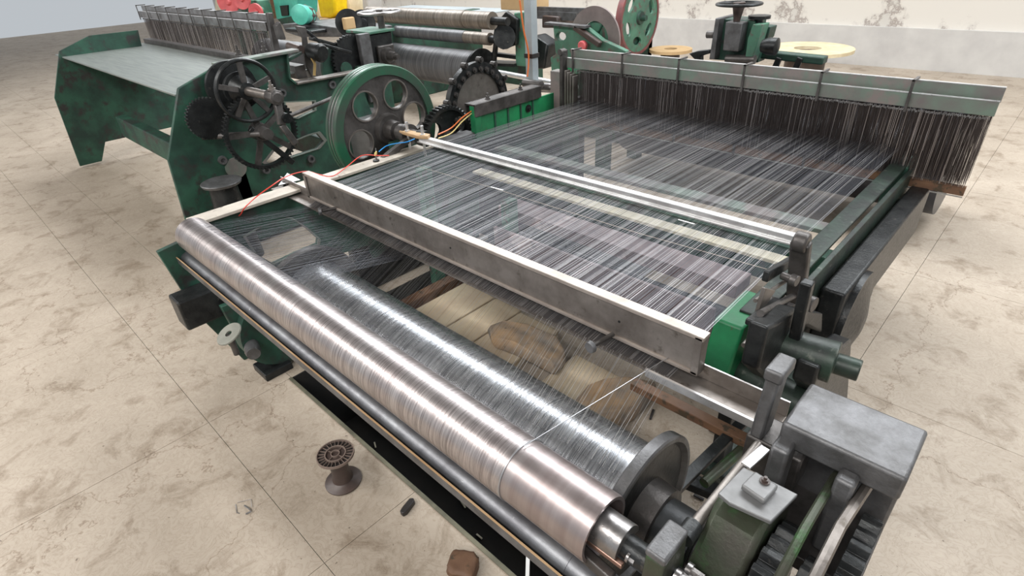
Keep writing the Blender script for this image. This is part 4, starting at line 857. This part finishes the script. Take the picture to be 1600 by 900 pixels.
s_.build('spoke', 'grease', hw_); MB().lathe((hc_.x, hc_.y, hc_.z-.14), (0, 0, 1), [(0, .02), (.05, .025), (.12, .04), (.15, .04)], 18).build('spindle', 'brown_plastic', rg)
c_ = ay(1187, 24, GY+.1); MB().lathe(c_, (0, 0, 1), [(-.07, .03), (-.02, .03), (-.02, .075), (0, .075)], 24).build('oil_cap', 'grease', rg)
MB().lathe(ay(1200, 72, GY-.05), (1, 0, 0), [(-.04, .04), (0, .055), (.06, .055), (.07, .03)], 18).build('knob', 'grease', rg)
MB().cyl(ay(1105, 54, GY), ay(1116, 54, GY), .025).build('shaft_end', 'iron', rg)
MB().cyl(ay(1135, 92, GY), ay(1180, 93, GY), .03).build('drive_shaft', 'iron', rg)
MB().bar(ay(1190, 84, GY+.2), ay(1290, 94, GY+.2), .1, .05).build('rail', 'green', rg, bevel=.01)
for q in (1210, 1243): MB().bar(ay(q+8, 90, GY+.15), ay(q, 108, GY+.15), .04, .03, (0, 1, 0)).build('leg', 'grease', rg, bevel=.005)
poly('clamp_arm', 'grease', ((1076, 84), (1088, 80), (1108, 78), (1108, 84), (1094, 88), (1094, 96), (1086, 94)), GY, .06)
# wooden cable reels by the wall
def reel(px, zt, r, label, m='card', hgt=.35):
    p = az(*px, zt); t_ = thing('wooden_reel', (p.x, p.y, 0), label, 'reel', 'wooden reels by the back wall')
    MB().lathe((p.x, p.y, zt-.04), (0, 0, 1), [(0, r*.3), (0, r), (.04, r), (.04, r*.3)], 48, True).build('top_flange', m, t_)
    MB().lathe((p.x, p.y, .04), (0, 0, 1), [(0, r*.45), (zt-.08, r*.45)], 32).build('core', 'brown_plastic', t_)
    MB().lathe((p.x, p.y, 0), (0, 0, 1), [(0, r), (.04, r)], 48).build('bottom_flange', m, t_)
reel((1048, 76), .38, .30, 'wooden cable reel on its side by the red-rimmed wheel')
reel((1262, 75), .42, .55, 'large pale wooden reel at the right edge near the back wall', 'sack')

# ================================================================ UPPER LEFT STORE CORNER
sy_ = 5.0
def slab_px(name, m, pts, y_, t_, label, cat, bev=.02, group=None):
    o = MB().prism([[ay(*q, y_) for q in pts]], (0, t_, 0)).build(name, m, None, True, bev); o['label'] = label; o['category'] = cat
    if group: o['group'] = group
    return o
slab_px('yellow_sack', 'yellow', ((490, -25), (520, -22), (523, 22), (516, 29), (500, 28)), sy_, .25, 'bright yellow sack standing among cream sacks', 'sack', .04)
slab_px('cream_sack', 'sack', ((524, -25), (540, -22), (547, 45), (526, 35)), sy_+.3, .3, 'cream sack right of the bright yellow one', 'sack', .04)
slab_px('cream_sack', 'sack', ((466, -25), (488, -25), (497, 30), (482, 32)), sy_+.3, .3, 'cream sack left of the bright yellow one', 'sack', .04)
slab_px('grey_tarpaulin', 'render', ((536, -25), (572, -25), (576, 28), (548, 42)), sy_+.9, .3, 'grey tarpaulin sheet hanging right of the sacks', 'tarpaulin', .03)
slab_px('board_stack', 'wood', ((478, 32), (540, 28), (546, 42), (486, 40)), sy_-.1, .5, 'stack of light boards lying under the yellow sack', 'boards', .01)
mc = thing('mint_machine', ay(440, 40, 4.0)*1, 'mint green machine cabinet with a dark opening at the top left', 'machine')
MB().prism([[ay(*q, 4.0) for q in ((422, -25), (465, -25), (465, 22), (458, 30), (432, 30))]], (0, .3, 0)).build('cabinet', 'mint', mc, bevel=.01)
MB().prism([[ay(*q, 3.98) for q in ((437, 9), (449, 8), (450, 24), (440, 25))]], (0, .03, 0)).build('opening', 'dark', mc)
MB().prism([[ay(*q, 3.95) for q in ((433, 30), (460, 24), (470, 36), (440, 39))]], (0, .3, 0)).build('base', 'green', mc, bevel=.01)
mo = thing('motor', ay(470, 40, 3.6)*1, 'turquoise electric motor with a round end cap in front of the mint cabinet', 'motor')
p = ay(470, 23, 3.6)
MB().lathe(p, (.55, -.8, .1), [(-.20, .05), (-.18, .10), (-.03, .11), (0, .115), (.03, .11), (.045, .05), (.05, .02)], 32).build('body', 'mint', mo)
MB().lathe(p, (.55, -.8, .1), [(-.24, .09), (-.12, .115), (-.02, .10)], 8).build('housing', 'brown_plastic', mo)
MB().box(p.x-.3, p.x+.35, p.y-.1, p.y+.25, p.z-.19, p.z-.15).build('base_plate', 'grease', mo, False, .01)
slab_px('bench', 'grey_cast', ((440, 38), (478, 36), (556, 48), (556, 58), (470, 58), (446, 50)), 3.7, .5, 'grey metal bench top behind the side loom, under the turquoise motor', 'bench', .01)
for (u, v), r_, lb in (((357, 3), .16, 'coral pink reel leftmost above the heddle frame'), ((378, -2), .13, 'coral pink reel second from the left above the heddle frame'), ((401, 18), .10, 'small coral pink round cap right of the two reels')):
    p = ay(u, v, 3.6); t_ = thing('pink_reel', (p.x, p.y, p.z-r_), lb, 'reel')
    MB().lathe(p, (.5, -.8, 0), [(0, .03), (0, r_), (.03, r_), (.03, r_*.9), (.01, r_*.3), (.04, .03)], 32).build('disc', 'pink', t_)
    MB().lathe(p, (.5, -.8, 0), [(-.12, r_*.45), (0, r_*.45)], 20).build('core', 'sage', t_); MB().box(p.x-.09, p.x-.03, p.y+.04, p.y+.09, 0, p.z).build('stand', 'green', t_, False)
slab_px('green_cabinet', 'sage', ((350, 2), (400, 0), (408, 28), (352, 26)), 3.8, .2, 'pale green machine cabinet behind the coral reels', 'cabinet', .02)
slab_px('brown_cabinet', 'wood_dark', ((395, -25), (420, -25), (422, 30), (400, 30)), 4.3, .2, 'brown cabinet between the coral reels and the mint machine', 'cabinet', .01)
slab_px('cream_board', 'cream', ((336, -25), (350, -25), (352, 24), (336, 22)), 4.2, .1, 'cream board standing at the top left corner', 'board', .01)
